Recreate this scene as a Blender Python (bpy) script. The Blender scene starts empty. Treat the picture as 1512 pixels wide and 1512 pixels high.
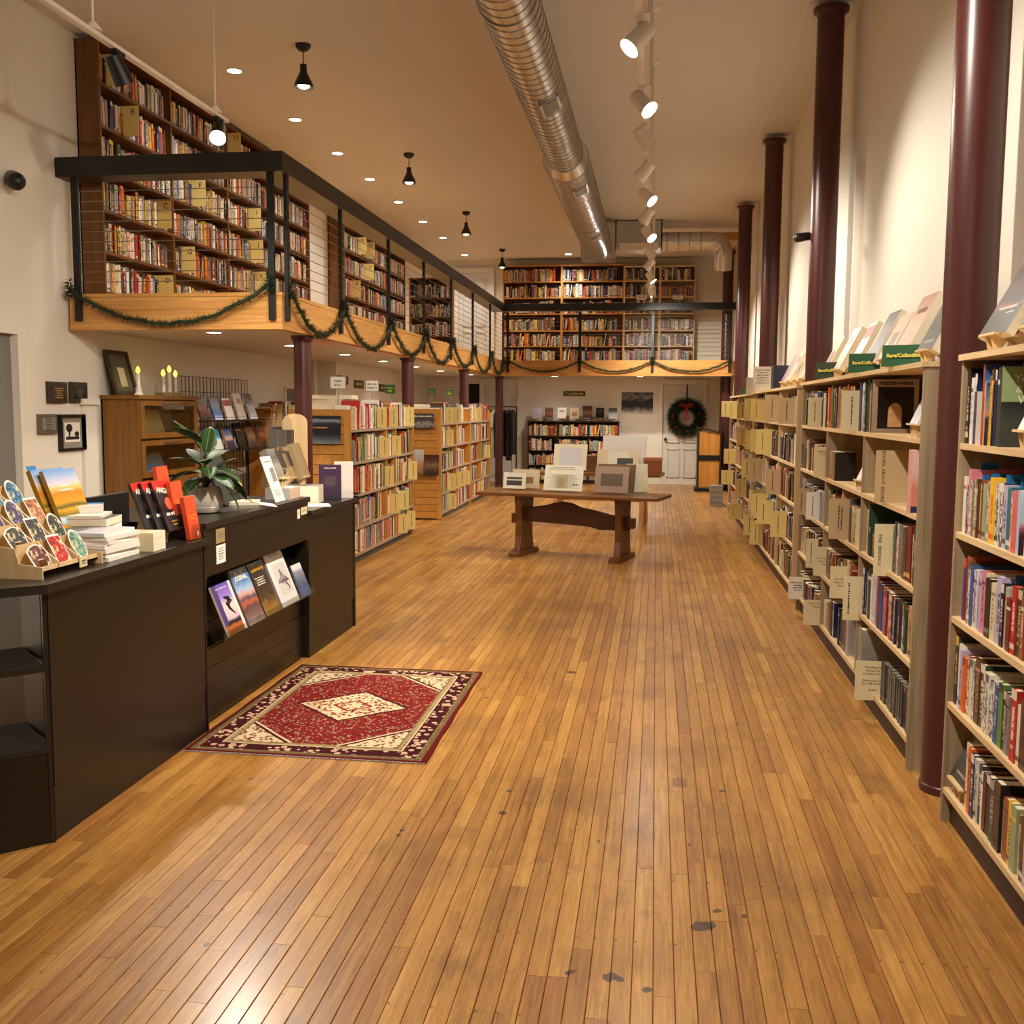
import bpy, math, random
from mathutils import Vector, Matrix
PI = math.pi
random.seed(11)
scene = bpy.context.scene
C = scene.collection

# ---------------------------------------------------------------- camera
FOC, CAM_Z = 1514.0, 1.55
CAM_M = (Matrix.Rotation(math.radians(7.93), 4, 'Z') @ Matrix.Rotation(math.radians(90 - 5.83), 4, 'X')
         @ Matrix.Rotation(math.radians(0.35), 4, 'Z'))
cam_d = bpy.data.cameras.new('camera')
cam_d.sensor_width = 36.0
cam_d.lens = FOC / 1512.0 * 36.0
cam_d.clip_start = 0.05
cam_o = bpy.data.objects.new('camera', cam_d)
C.objects.link(cam_o)
cam_o.matrix_world = Matrix.Translation((0, 0, CAM_Z)) @ CAM_M
scene.camera = cam_o
CAM_I = (Matrix.Translation((0, 0, CAM_Z)) @ CAM_M).inverted()


def project(p):
    q = CAM_I @ Vector(p)
    if q.z > -0.05:
        return None
    return (756 + FOC * q.x / -q.z, 756 - FOC * q.y / -q.z)


# ---------------------------------------------------------------- world, exposure
world = bpy.data.worlds.new('night')
scene.world = world
world.use_nodes = True
world.node_tree.nodes['Background'].inputs[0].default_value = (0.02, 0.022, 0.03, 1)
world.node_tree.nodes['Background'].inputs[1].default_value = 0.3
scene.view_settings.view_transform = 'Standard'
scene.view_settings.look = 'None'
scene.view_settings.gamma = 1.0
scene.view_settings.use_curve_mapping = False
scene.view_settings.exposure = 1.0
scene.cycles.use_denoising = True
scene.cycles.sample_clamp_indirect = 6.0
scene.cycles.max_bounces = 8
scene.cycles.glossy_bounces = 3
SPOT_W, DOWN_W, LOW_W, PEND_W = 130.0, 60.0, 30.0, 9.0      # lamp powers
WARM = (1.0, 0.895, 0.76)
COOL = (1.0, 0.97, 0.92)

# ---------------------------------------------------------------- helpers
def lin(c):
    def f(u):
        u = u / 255.0
        return u / 12.92 if u <= 0.04045 else ((u + 0.055) / 1.055) ** 2.4
    return tuple(f(u) for u in c[:3])


class MB:
    """collects shapes, then links them as one mesh object"""
    def __init__(s):
        s.v, s.f, s.m, s.cur = [], [], [], 0

    def add(s, vs, fs):
        b = len(s.v)
        s.v += [tuple(p) for p in vs]
        s.f += [tuple(b + i for i in q) for q in fs]
        s.m += [s.cur] * len(fs)
        return s

    def box(s, lo, hi, M=None):
        x0, y0, z0 = lo
        x1, y1, z1 = hi
        vs = [(x0, y0, z0), (x1, y0, z0), (x1, y1, z0), (x0, y1, z0), (x0, y0, z1), (x1, y0, z1), (x1, y1, z1), (x0, y1, z1)]
        if M is not None:
            vs = [M @ Vector(p) for p in vs]
        return s.add(vs, [(0, 3, 2, 1), (4, 5, 6, 7), (0, 1, 5, 4), (1, 2, 6, 5), (2, 3, 7, 6), (3, 0, 4, 7)])

    def cyl(s, p0, p1, r0, r1=None, n=14, caps=True):
        r1 = r0 if r1 is None else r1
        p0, p1 = Vector(p0), Vector(p1)
        d = (p1 - p0).normalized()
        a = d.orthogonal().normalized()
        b = d.cross(a)
        vs = []
        for p, r in ((p0, r0), (p1, r1)):
            for i in range(n):
                t = 2 * PI * i / n
                vs.append(p + a * (r * math.cos(t)) + b * (r * math.sin(t)))
        fs = [(i, (i + 1) % n, n + (i + 1) % n, n + i) for i in range(n)]
        if caps:
            fs += [tuple(range(n - 1, -1, -1)), tuple(range(n, 2 * n))]
        return s.add(vs, fs)

    def lathe(s, prof, c=(0, 0, 0), n=20, M=None):
        vs, fs = [], []
        for r, z in prof:
            for i in range(n):
                t = 2 * PI * i / n
                p = Vector((r * math.cos(t), r * math.sin(t), z))
                vs.append((M @ p if M is not None else p) + Vector(c))
        for k in range(len(prof) - 1):
            for i in range(n):
                j = (i + 1) % n
                fs.append((k * n + i, k * n + j, (k + 1) * n + j, (k + 1) * n + i))
        if prof[0][0] > 1e-5:
            fs.append(tuple(range(n - 1, -1, -1)))
        if prof[-1][0] > 1e-5:
            b = (len(prof) - 1) * n
            fs.append(tuple(range(b, b + n)))
        return s.add(vs, fs)

    def tube(s, pts, r, n=6, closed=False):
        pts = [Vector(p) for p in pts]
        m = len(pts)
        vs, fs = [], []
        a = None
        for k, p in enumerate(pts):
            q0 = pts[(k - 1) % m] if closed or k > 0 else p
            q1 = pts[(k + 1) % m] if closed or k < m - 1 else p
            d = (q1 - q0).normalized()
            if a is None:
                a = d.orthogonal().normalized()
            a = (a - d * a.dot(d)).normalized()
            b = d.cross(a)
            rr = r[k] if isinstance(r, (list, tuple)) else r
            for i in range(n):
                t = 2 * PI * i / n
                vs.append(p + a * (rr * math.cos(t)) + b * (rr * math.sin(t)))
        for k in range(m if closed else m - 1):
            k2 = (k + 1) % m
            for i in range(n):
                j = (i + 1) % n
                fs.append((k * n + i, k * n + j, k2 * n + j, k2 * n + i))
        if not closed:
            fs += [tuple(range(n - 1, -1, -1)), tuple(range((m - 1) * n, m * n))]
        return s.add(vs, fs)

    def prism(s, poly, lo, hi, axis='x'):
        """polygon in the two other axes (cyclic order kept), extruded lo..hi along axis"""
        def P(a, b, t):
            return {'x': (t, a, b), 'y': (a, t, b), 'z': (a, b, t)}[axis]
        n = len(poly)
        vs = [P(a, b, lo) for a, b in poly] + [P(a, b, hi) for a, b in poly]
        fs = [(i, (i + 1) % n, n + (i + 1) % n, n + i) for i in range(n)]
        fs += [tuple(range(n - 1, -1, -1)), tuple(range(n, 2 * n))]
        return s.add(vs, fs)

    def sphere(s, c, r, n=12, m=7, sc=(1, 1, 1)):
        prof = [(max(1e-6, r * math.sin(PI * k / m)), -r * math.cos(PI * k / m)) for k in range(m + 1)]
        M = Matrix.Diagonal((sc[0], sc[1], sc[2])).to_4x4()
        return s.lathe(prof, c, n, M)

    def build(s, name, mats, parent=None, smooth=False, world=True, org=None):
        me = bpy.data.meshes.new(name)
        off = Vector((0, 0, 0))
        if parent is not None and world:
            p, off = parent, Vector((0, 0, 0))
            while p is not None:
                off = off + p.location
                p = p.parent
        elif parent is None:
            if org is None:
                xs, ys, zs = zip(*s.v)
                org = ((min(xs) + max(xs)) / 2, (min(ys) + max(ys)) / 2, min(zs))
            off = Vector(org)
        me.from_pydata([(a - off.x, b - off.y, c - off.z) for a, b, c in s.v], [], s.f)
        if not isinstance(mats, (list, tuple)):
            mats = [mats]
        for m in mats:
            me.materials.append(m)
        if len(mats) > 1:
            me.polygons.foreach_set('material_index', s.m)
        if smooth:
            me.polygons.foreach_set('use_smooth', [True] * len(me.polygons))
            me.set_sharp_from_angle(angle=math.radians(38))
        me.update()
        o = bpy.data.objects.new(name, me)
        C.objects.link(o)
        if parent is not None:
            o.parent = parent
        else:
            o.location = off
        return o


def tag(o, label=None, cat=None, group=None, kind=None):
    if label: o['label'] = label
    if cat: o['category'] = cat
    if group: o['group'] = group
    if kind: o['kind'] = kind
    return o


def thing(name, label, cat, loc=(0, 0, 0), rz=0.0, group=None):
    o = bpy.data.objects.new(name, None)
    C.objects.link(o)
    o.location = loc
    o.rotation_euler = (0, 0, rz)
    return tag(o, label, cat, group)


def structure(name):
    o = bpy.data.objects.new(name, None)
    C.objects.link(o)
    o['kind'] = 'structure'
    return o


def link(name, me, parent=None, loc=(0, 0, 0), rot=(0, 0, 0)):
    o = bpy.data.objects.new(name, me)
    C.objects.link(o)
    o.parent = parent
    o.location = loc
    o.rotation_euler = rot
    return o


ONES = ['', 'first', 'second', 'third', 'fourth', 'fifth', 'sixth', 'seventh', 'eighth', 'ninth', 'tenth', 'eleventh', 'twelfth',
        'thirteenth', 'fourteenth', 'fifteenth', 'sixteenth', 'seventeenth', 'eighteenth', 'nineteenth']
TENS = ['', '', 'twent', 'thirt', 'fort', 'fift', 'sixt', 'sevent', 'eight', 'ninet']


def ordinal(n):
    if n < 20: return ONES[n]
    if n > 99: return '%dth' % n
    return TENS[n // 10] + ('ieth' if n % 10 == 0 else 'y-' + ONES[n % 10])


# ---------------------------------------------------------------- node helpers
class X:
    """a shader value with arithmetic"""
    def __init__(s, nt, k): s.nt, s.k = nt, k
    def _op(s, op, *o):
        n = s.nt.nodes.new('ShaderNodeMath'); n.operation = op
        for i, q in enumerate((s,) + o):
            if isinstance(q, X): s.nt.links.new(q.k, n.inputs[i])
            else: n.inputs[i].default_value = q
        return X(s.nt, n.outputs[0])
    def __add__(s, o): return s._op('ADD', o)
    def __sub__(s, o): return s._op('SUBTRACT', o)
    def __mul__(s, o): return s._op('MULTIPLY', o)
    def __truediv__(s, o): return s._op('DIVIDE', o)
    def abs(s): return s._op('ABSOLUTE')
    def lt(s, o): return s._op('LESS_THAN', o)
    def gt(s, o): return s._op('GREATER_THAN', o)
    def mn(s, o): return s._op('MINIMUM', o)
    def mx(s, o): return s._op('MAXIMUM', o)
    def mod(s, o): return s._op('FLOORED_MODULO', o)
    def floor(s): return s._op('FLOOR')
    def inv(s): return (s * -1.0) + 1.0
    def between(s, a, b): return s.gt(a) * s.lt(b)


class NT:
    def __init__(s, name, rough=0.5, metal=0.0, spec=0.5):
        s.mat = bpy.data.materials.new(name)
        s.mat.use_nodes = True
        s.nt = s.mat.node_tree
        s.b = s.nt.nodes['Principled BSDF']
        s.b.inputs['Roughness'].default_value = rough
        s.b.inputs['Metallic'].default_value = metal
        s.b.inputs['Specular IOR Level'].default_value = spec
    def n(s, t): return s.nt.nodes.new('ShaderNode' + t)
    def l(s, a, b): s.nt.links.new(a.k if isinstance(a, X) else a, b)
    def coord(s, which='Object'): return s.n('TexCoord').outputs[which]
    def pos(s): return s.n('NewGeometry').outputs['Position']
    def sep(s, v):
        n = s.n('SeparateXYZ'); s.l(v, n.inputs[0])
        return [X(s.nt, n.outputs[i]) for i in range(3)]
    def comb(s, x, y, z):
        n = s.n('CombineXYZ')
        for i, q in enumerate((x, y, z)):
            if isinstance(q, X): s.l(q, n.inputs[i])
            else: n.inputs[i].default_value = q
        return n.outputs[0]
    def noise(s, v, scale=5, detail=3, rough=0.5, dist=0.0):
        n = s.n('TexNoise'); s.l(v, n.inputs['Vector'])
        n.inputs['Scale'].default_value = scale; n.inputs['Detail'].default_value = detail
        n.inputs['Roughness'].default_value = rough; n.inputs['Distortion'].default_value = dist
        return X(s.nt, n.outputs['Fac'])
    def white(s, v):
        n = s.n('TexWhiteNoise'); s.l(v, n.inputs['Vector'])
        return X(s.nt, n.outputs['Value'])
    def voro(s, v, scale, out='Distance'):
        n = s.n('TexVoronoi'); s.l(v, n.inputs['Vector']); n.inputs['Scale'].default_value = scale
        return X(s.nt, n.outputs[out]) if out == 'Distance' else n.outputs[out]
    def col(s, c):
        n = s.n('RGB'); n.outputs[0].default_value = (*c[:3], 1); return n.outputs[0]
    def mix(s, f, a, b, mode='MIX'):
        n = s.n('Mix'); n.data_type = 'RGBA'; n.blend_type = mode
        if isinstance(f, X): s.l(f, n.inputs[0])
        else: n.inputs[0].default_value = f
        for k, q in ((6, a), (7, b)):
            if isinstance(q, tuple): n.inputs[k].default_value = (*q[:3], 1)
            else: s.l(q, n.inputs[k])
        return n.outputs[2]
    def ramp(s, f, stops, const=False):
        n = s.n('ValToRGB'); s.l(f, n.inputs[0])
        e = n.color_ramp.elements
        if const: n.color_ramp.interpolation = 'CONSTANT'
        while len(e) < len(stops): e.new(0.5)
        for q, (p, c) in zip(e, stops):
            q.position = p; q.color = (*c[:3], 1)
        return n.outputs[0]
    def base(s, c):
        if isinstance(c, tuple): s.b.inputs['Base Color'].default_value = (*c[:3], 1)
        else: s.l(c, s.b.inputs['Base Color'])
        return s
    def rough(s, x): s.l(x, s.b.inputs['Roughness']); return s
    def bump(s, h, strength=0.2, dist=0.01):
        n = s.n('Bump'); s.l(h, n.inputs['Height'])
        n.inputs['Strength'].default_value = strength; n.inputs['Distance'].default_value = dist
        s.l(n.outputs[0], s.b.inputs['Normal']); return s


def plain(name, c, rough=0.5, metal=0.0, var=0.06, scale=30, spec=0.5):
    m = NT(name, rough, metal, spec)
    c = lin(c)
    f = m.noise(m.coord(), scale, 3)
    m.base(m.mix(f, tuple(u * (1 - var) for u in c), tuple(min(1, u * (1 + var)) for u in c)))
    return m.mat


def wood(name, c1, c2, axis='z', rough=0.45, grain=1.0, spec=0.4, bump=0.06):
    m = NT(name, rough, 0, spec)
    x, y, z = m.sep(m.coord())
    st = {'x': (2.2, 38, 38), 'y': (38, 2.2, 38), 'z': (38, 38, 2.2)}[axis]
    v = m.comb(x * st[0] * grain, y * st[1] * grain, z * st[2] * grain)
    f = m.noise(v, 1.0, 4, 0.6, 0.6)
    g = m.noise(m.comb(x * st[0] * .3, y * st[1] * .12, z * st[2] * .3), 1.0, 2)
    h = (f * 1.3 - 0.15) * 0.7 + g * 0.3
    m.base(m.ramp(h, [(0.25, lin(c1)), (0.75, lin(c2))]))
    m.bump(f, bump, 0.004)
    return m.mat


def emit(name, c, strength):
    m = bpy.data.materials.new(name); m.use_nodes = True
    nt = m.node_tree; nt.nodes.clear()
    e = nt.nodes.new('ShaderNodeEmission'); o = nt.nodes.new('ShaderNodeOutputMaterial')
    e.inputs[0].default_value = (*c, 1); e.inputs[1].default_value = strength
    nt.links.new(e.outputs[0], o.inputs[0])
    return m


def glass(name, tint=(0.95, 0.97, 0.96), alpha=0.12, rough=0.05):
    m = bpy.data.materials.new(name); m.use_nodes = True
    nt = m.node_tree; nt.nodes.clear()
    t = nt.nodes.new('ShaderNodeBsdfTransparent'); g = nt.nodes.new('ShaderNodeBsdfGlossy')
    t.inputs[0].default_value = (*tint, 1); g.inputs['Roughness'].default_value = rough
    mx = nt.nodes.new('ShaderNodeMixShader'); o = nt.nodes.new('ShaderNodeOutputMaterial')
    mx.inputs[0].default_value = alpha
    nt.links.new(t.outputs[0], mx.inputs[1]); nt.links.new(g.outputs[0], mx.inputs[2]); nt.links.new(mx.outputs[0], o.inputs[0])
    return m


def cover(name, stops, amp=0.15, scale=4.0, blocks=(), rough=0.3, across=False):
    """printed cover: colours up the page (v 0..1), broken by noise, then hard-edged printed blocks"""
    m = NT(name, rough)
    uvn = m.n('UVMap')
    u, v, _ = m.sep(uvn.outputs[0])
    f = m.noise(m.comb(u, v * 1.6, 0.37 * len(name)), scale, 4)
    t = (u if across else v) + (f - 0.5) * amp * 2
    c = m.ramp(t, [(p, lin(k)) for p, k in stops])
    for (u0, v0, u1, v1, k) in blocks:
        c = m.mix(u.between(u0, u1) * v.between(v0, v1), c, lin(k))
    m.base(c)
    return m.mat


# lettering: font outlines turned into flat meshes (made while the scene is still empty)
_txt = {}
def text_mesh(s, size=1.0, align='CENTER', bold=0.0, space=1.0):
    key = (s, size, align, bold)
    if key not in _txt:
        cu = bpy.data.curves.new('lettering', 'FONT')
        cu.body = s; cu.size = size; cu.align_x = align; cu.align_y = 'CENTER'
        cu.resolution_u = 2; cu.offset = bold; cu.space_line = space
        ob = bpy.data.objects.new('lettering', cu)
        me = bpy.data.meshes.new_from_object(ob)
        me.name = 'lettering'
        bpy.data.objects.remove(ob); bpy.data.curves.remove(cu)
        _txt[key] = me
    return _txt[key].copy()


def letter(s, size, mat, parent, loc, rot, bold=0.0, align='CENTER', space=1.0):
    me = text_mesh(s, size, align, bold, space)
    me.materials.clear(); me.materials.append(mat)
    return link('lettering', me, parent, loc, rot)
# ================================================================ materials
M = {}
def wall_mat(name, c):
    m = NT(name, 0.75, 0, 0.25)
    p = m.pos()
    f = m.noise(p, 1.2, 3)
    c = lin(c)
    m.base(m.mix(f, tuple(u * 0.96 for u in c), tuple(min(1, u * 1.03) for u in c)))
    m.bump(m.noise(p, 140, 2), 0.08, 0.003)
    return m.mat
M['wall'] = wall_mat('painted_plaster', (226, 220, 207))
M['ceil'] = wall_mat('painted_ceiling', (212, 208, 202))
M['trim'] = wall_mat('trim_paint', (224, 219, 206))
M['door_white'] = plain('door_paint', (214, 210, 200), 0.45, var=0.02)
M['door_grey'] = plain('grey_door_paint', (120, 118, 112), 0.5, var=0.03)
M['column'] = plain('oxblood_paint', (72, 32, 27), 0.34, var=0.05, scale=6)
M['black_metal'] = plain('black_metal', (22, 21, 20), 0.42, 0.2, var=0.1)
M['black_rail'] = plain('black_rail_paint', (20, 19, 16), 0.38, var=0.1, scale=4)
M['black_lam'] = plain('black_laminate', (24, 18, 11), 0.36, var=0.12, scale=5)
M['black_lam2'] = plain('black_laminate_top', (34, 30, 25), 0.3, var=0.1, scale=5)
M['steel'] = plain('steel_cable', (150, 150, 148), 0.35, 0.9)
M['white_metal'] = plain('white_enamel', (222, 214, 200), 0.4, var=0.02)
M['beam'] = wood('fir_beam', (182, 122, 58), (222, 170, 98), 'x', 0.4)
M['beam_y'] = wood('fir_beam_long', (186, 126, 60), (226, 175, 104), 'y', 0.4)
M['pine'] = wood('pine_shelf', (186, 150, 104), (222, 190, 142), 'z', 0.55, 0.7)
M['pine_h'] = wood('pine_board', (198, 164, 116), (230, 202, 156), 'x', 0.55, 0.7)
M['grey_oak'] = wood('weathered_oak', (126, 106, 80), (176, 154, 122), 'z', 0.6, 0.8)
M['cherry'] = wood('dark_cherry', (84, 50, 20), (124, 80, 36), 'z', 0.4, 0.6)
M['cherry_h'] = wood('dark_cherry_board', (80, 48, 20), (114, 72, 34), 'x', 0.4, 0.6)
M['honey'] = wood('honey_oak', (170, 112, 42), (206, 150, 70), 'z', 0.42, 0.7)
M['honey_h'] = wood('honey_oak_board', (168, 112, 44), (202, 146, 70), 'x', 0.42, 0.7)
M['honey_dark'] = plain('oak_groove', (74, 44, 14), 0.6)
M['cab'] = wood('aged_oak', (100, 64, 20), (138, 94, 36), 'z', 0.42, 0.7)
M['espresso'] = wood('espresso_wood', (40, 24, 16), (58, 36, 24), 'z', 0.4, 0.6)
M['shelf_grey'] = plain('grey_shelf_edge', (146, 132, 114), 0.5)
M['kick'] = plain('dark_toe_kick', (52, 28, 18), 0.5)
M['kick_grey'] = plain('grey_toe_kick', (64, 58, 50), 0.5)
M['ply'] = wood('birch_plywood', (206, 172, 122), (232, 204, 158), 'z', 0.5, 0.5)
M['card_y'] = plain('buff_card', (222, 198, 122), 0.6, var=0.05, scale=8)
M['card_w'] = plain('cream_card', (216, 202, 160), 0.6, var=0.04, scale=8)
M['card_k'] = plain('kraft_card', (190, 164, 122), 0.6, var=0.05, scale=8)
M['paper'] = plain('white_paper', (232, 226, 214), 0.6, var=0.02)
M['pages'] = plain('page_edges', (228, 216, 190), 0.7, var=0.08, scale=60)
M['ink'] = plain('black_ink', (34, 28, 22), 0.6)
M['ink_w'] = plain('white_ink', (236, 230, 214), 0.5)
M['ink_y'] = plain('yellow_ink', (214, 200, 70), 0.5)
M['ink_g'] = plain('grey_ink', (120, 112, 100), 0.6)
M['gold_ink'] = plain('gold_ink', (206, 150, 40), 0.5)
M['sign_green'] = plain('green_sign', (26, 84, 44), 0.35)
M['sign_dark'] = plain('dark_green_sign', (44, 58, 26), 0.45)
M['acrylic'] = glass('clear_acrylic', (0.93, 0.95, 0.94), 0.14, 0.08)
M['glass'] = glass('cabinet_glass', (0.86, 0.86, 0.8), 0.1, 0.03)
M['shiny_duct'] = None
M['tab_blue'] = plain('blue_paper_tab', (24, 112, 178), 0.5)

m = NT('galvanised_steel', 0.3, 1.0)
f = m.noise(m.coord(), 9, 4)
m.base(m.mix(f, lin((182, 180, 178)), lin((224, 222, 220))))
m.rough(f * 0.06 + 0.2)
m.b.inputs['Anisotropic'].default_value = 0.4
M['duct'] = m.mat

# floor: strips of amber maple, tone per strip, grain along y, wear marks and stains
m = NT('maple_strip_floor', 0.4, 0, 0.4)
m.b.inputs['Coat Weight'].default_value = 0.5
m.b.inputs['Coat Roughness'].default_value = 0.23
at = m.n('Attribute'); at.attribute_name = 'tone'
tx, ty, tz = m.sep(at.outputs['Vector'])
px, py, pz = m.sep(m.pos())
g1 = m.noise(m.comb(px * 120, py * 3.2, tx * 40), 1.0, 4, 0.66, 1.2)          # fine grain
g2 = m.noise(m.comb(px * 22, py * 1.6, ty * 40), 1.0, 3, 0.5, 1.6)            # broad figure
g3 = m.noise(m.comb(px * 34, py * 5.0, ty * 70), 1.0, 2, 0.5, 2.5)            # wavy cathedral lines
figure = ((g3 * 9.0).mod(1.0) - 0.5).abs()
tone = (g1 - 0.5) * 0.62 + (g2 - 0.5) * 0.5 + (figure - 0.25) * 0.16 + (tx - 0.5) * 0.24 + 0.46
c = m.ramp(tone, [(0.08, lin((92, 54, 18))), (0.32, lin((150, 100, 40))), (0.55, lin((184, 132, 60))), (0.82, lin((212, 166, 90)))])
c = m.mix(ty.gt(0.86) * 0.22, c, lin((140, 72, 34)))
wear = m.noise(m.pos(), 1.7, 4, 0.6)
c = m.mix(((wear - 0.5) * 2.2).mx(0.0).mn(0.4), c, lin((104, 66, 32)))
dirt = m.noise(m.comb(px * 5.0, py * 2.2, 7.7), 1.0, 5, 0.7)
c = m.mix(((dirt - 0.58) * 3.5).mx(0.0).mn(0.55), c, lin((78, 50, 24)))
knot = m.voro(m.comb(px * 9.0, py * 2.6, 0.0), 1.0)
sp = m.noise(m.comb(px * 3.0, py * 1.4, 3.1), 1.0, 2)
c = m.mix(knot.lt(0.045) * sp.gt(0.56) * 0.75, c, lin((56, 34, 18)))
hole = m.white(m.comb((px / 0.0575).floor(), (py / 0.41).floor(), 4.0))
row = py.mod(0.41).lt(0.012) * (px / 0.0575).mod(1.0).between(0.42, 0.56) * hole.gt(0.45)
c = m.mix(row * 0.55, c, lin((56, 32, 14)))
warp = (m.noise(m.pos(), 30, 3) - 0.5) * 0.05
for sx, sy, sr in ((.169, 2.994, .03), (.19, 3.01, .022), (.221, 3.099, .012), (.301, 3.076, .01), (-.099, 2.677, .02), (-.07, 2.665, .014), (.004, 2.63, .014), (-.899, 3.505, .012), (-.894, 3.543, .01), (-.556, 3.762, .016), (.297, 4.121, .014),
                   (-.204, 2.686, .01), (-1.688, 4.292, .01), (-.565, 3.987, .012), (-1.641, 3.957, .01), (-1.259, 2.679, .01), (-.865, 5.303, .014), (-.46, 5.9, .03)):
    ddx, ddy = px - sx, py - sy
    dist = (ddx * ddx + ddy * ddy)._op('SQRT') + warp
    c = m.mix(dist.lt(sr) * 0.85, c, lin((44, 34, 26)))
# repaired patch in one strip
c = m.mix(px.between(.1, .158) * py.between(4.14, 4.24) * 0.6, c, lin((92, 48, 26)))
m.base(c)
m.rough(g2 * 0.2 + wear * 0.2 + 0.25)
m.bump(g1 * 0.4 + wear + dirt * 0.5, 0.12, 0.004)
M['floor'] = m.mat
M['subfloor'] = plain('dark_seam', (74, 44, 18), 0.7)

# ================================================================ room shell
XL, XR, YB, YF, ZC = -4.75, 1.43, 21.25, -1.6, 4.55

floor = MB().box((XL - .1, YF - .1, -0.12), (XR + .1, YB + .1, -0.012)).build('floor', M['subfloor'])
floor['kind'] = 'structure'

PITCH = 0.0575
planks = []
x = XL
while x < XR - 0.01:
    y = YF - random.random() * 1.0
    x1 = min(x + PITCH, XR)
    while y < YB:
        L = random.choice((0.5, 0.75, 0.95, 1.2, 1.45, 1.7)) * random.uniform(0.85, 1.15)
        y1 = min(y + L, YB)
        y0 = max(y, YF)
        if y1 > y0 + 0.03:
            planks.append((x + 0.0008, x1 - 0.0008, y0 + 0.0007, y1 - 0.0007, random.random(), random.random(), -0.0006 * random.random()))
        y += L
    x += PITCH


def seen_area(q):
    x0, x1, y0, y1 = q[:4]
    y0 = max(y0, 2.6)
    if y1 <= y0: return 0
    a, b, c2, d = project((x0, y0, 0)), project((x1, y0, 0)), project((x1, y1, 0)), project((x0, y1, 0))
    cx, cy = (a[0] + c2[0]) / 2, (a[1] + c2[1]) / 2
    if not (0 < cx < 1512 and cy < 1512): return 0
    if x0 > 1.05 or (x1 < -2.15 and y1 < 6.9): return 0
    return abs((c2[0] - a[0]) * (d[1] - b[1]) - (d[0] - b[0]) * (c2[1] - a[1])) / 2


planks.sort(key=seen_area, reverse=True)


def plank_geo(qs):
    vs, fs, at = [], [], []
    e = 0.0016
    for x0, x1, y0, y1, r, g, z in qs:
        b = len(vs)
        for zz, k in ((-0.012, 0), (z - e, 0), (z, e)):
            vs += [(x0 + k, y0, zz), (x1 - k, y0, zz), (x1 - k, y1, zz), (x0 + k, y1, zz)]
        for k in (0, 4):
            fs += [(b + k + i, b + k + (i + 1) % 4, b + k + 4 + (i + 1) % 4, b + k + 4 + i) for i in range(4)]
        fs.append((b + 8, b + 9, b + 10, b + 11))
        at += [(r, g, 0.0)] * 12
    return vs, fs, at


def plank_obj(name, qs):
    vs, fs, at = plank_geo(qs)
    ox, oy = (qs[0][0], qs[0][2]) if len(qs) == 1 else (0, 0)
    me = bpy.data.meshes.new(name)
    me.from_pydata([(a - ox - floor.location.x, b - oy - floor.location.y, c2 - floor.location.z) for a, b, c2 in vs], [], fs)
    a = me.attributes.new('tone', 'FLOAT_VECTOR', 'POINT')
    a.data.foreach_set('vector', [u for t in at for u in t])
    me.materials.append(M['floor'])
    return link(name, me, floor, (ox, oy, 0))


for q in planks[:300]:
    plank_obj('plank', [q])
plank_obj('plank_field', planks[300:])['kind'] = 'stuff'

ceil = MB().box((XL - .1, YF - .1, ZC), (XR + .1, YB + .1, ZC + 0.15)).build('ceiling', M['ceil'])
ceil['kind'] = 'structure'
MB().box((1.055, YF, ZC - 0.004), (1.068, YB, ZC + 0.01)).build('panel_seam', M['trim'], ceil)

# right wall
w = MB().box((XR, YF - .1, 0), (XR + .12, YB + .1, ZC)).build('wall_right', M['wall']); w['kind'] = 'structure'
# left wall, pierced by a doorway; a shallow jog further back
wl = MB()
DY0, DY1, DZ = 6.15, 7.2, 2.1
wl.box((XL - .12, YF - .1, 0), (XL, DY0, ZC)).box((XL - .12, DY1, 0), (XL, YB + .1, ZC)).box((XL - .12, DY0, DZ), (XL, DY1, ZC))
wl = wl.build('wall_left', M['wall']); wl['kind'] = 'structure'
wj = MB().box((XL, 13.9, 0), (-4.42, 16.9, 2.17)).build('wall_jog', M['wall']); wj['kind'] = 'structure'
# pale pilaster strips on the left wall below the gallery
tr = MB().box((XL, 8.0, 0), (XL + .03, 8.2, 1.57)).box((XL, 7.97, 1.55), (XL + .05, 8.23, 1.6)).build('trim_1', M['trim']); tr['kind'] = 'structure'
tr = MB().box((XL, 13.55, 0), (XL + .04, 13.72, 2.17)).box((XL, 13.78, 0), (XL + .06, 13.9, 2.17)).build('trim_2', M['trim']); tr['kind'] = 'structure'
# grey door in the doorway
d = structure('door_1'); d.location = (XL - .07, (DY0 + DY1) / 2, 0)
MB().box((XL - .09, DY0 + .03, 0.01), (XL - .05, DY1 - .03, DZ - .03)).build('door_leaf', M['door_grey'], d)
MB().box((XL - .1, DY1 - .03, 0), (XL + .012, DY1 + .05, DZ + .05)).box((XL - .1, DY0 - .05, 0), (XL + .012, DY0 + .03, DZ + .05)) \
    .box((XL - .1, DY0 + .03, DZ - .03), (XL + .012, DY1 - .03, DZ + .05)).build('door_frame', M['trim'], d)
# back and front walls
w = MB().box((XL - .1, YB, 0), (XR + .1, YB + .12, ZC)).build('wall_back', M['wall']); w['kind'] = 'structure'
w = MB().box((XL - .1, YF - .12, 0), (XR + .1, YF, ZC)).build('wall_front', M['wall']); w['kind'] = 'structure'
w = MB().box((XL + .1, YB - .02, 0), (XR, YB, 0.12)).build('baseboard_back', M['trim']); w['kind'] = 'structure'
w = MB().box((XL, YB - .025, ZC - .09), (0.9, YB, ZC)).build('trim_3', M['trim']); w['kind'] = 'structure'
w = MB().box((-0.85, 17.6, 4.32), (1.4, 17.72, 4.44)).build('trim_4', M['beam']); w['kind'] = 'structure'


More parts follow.
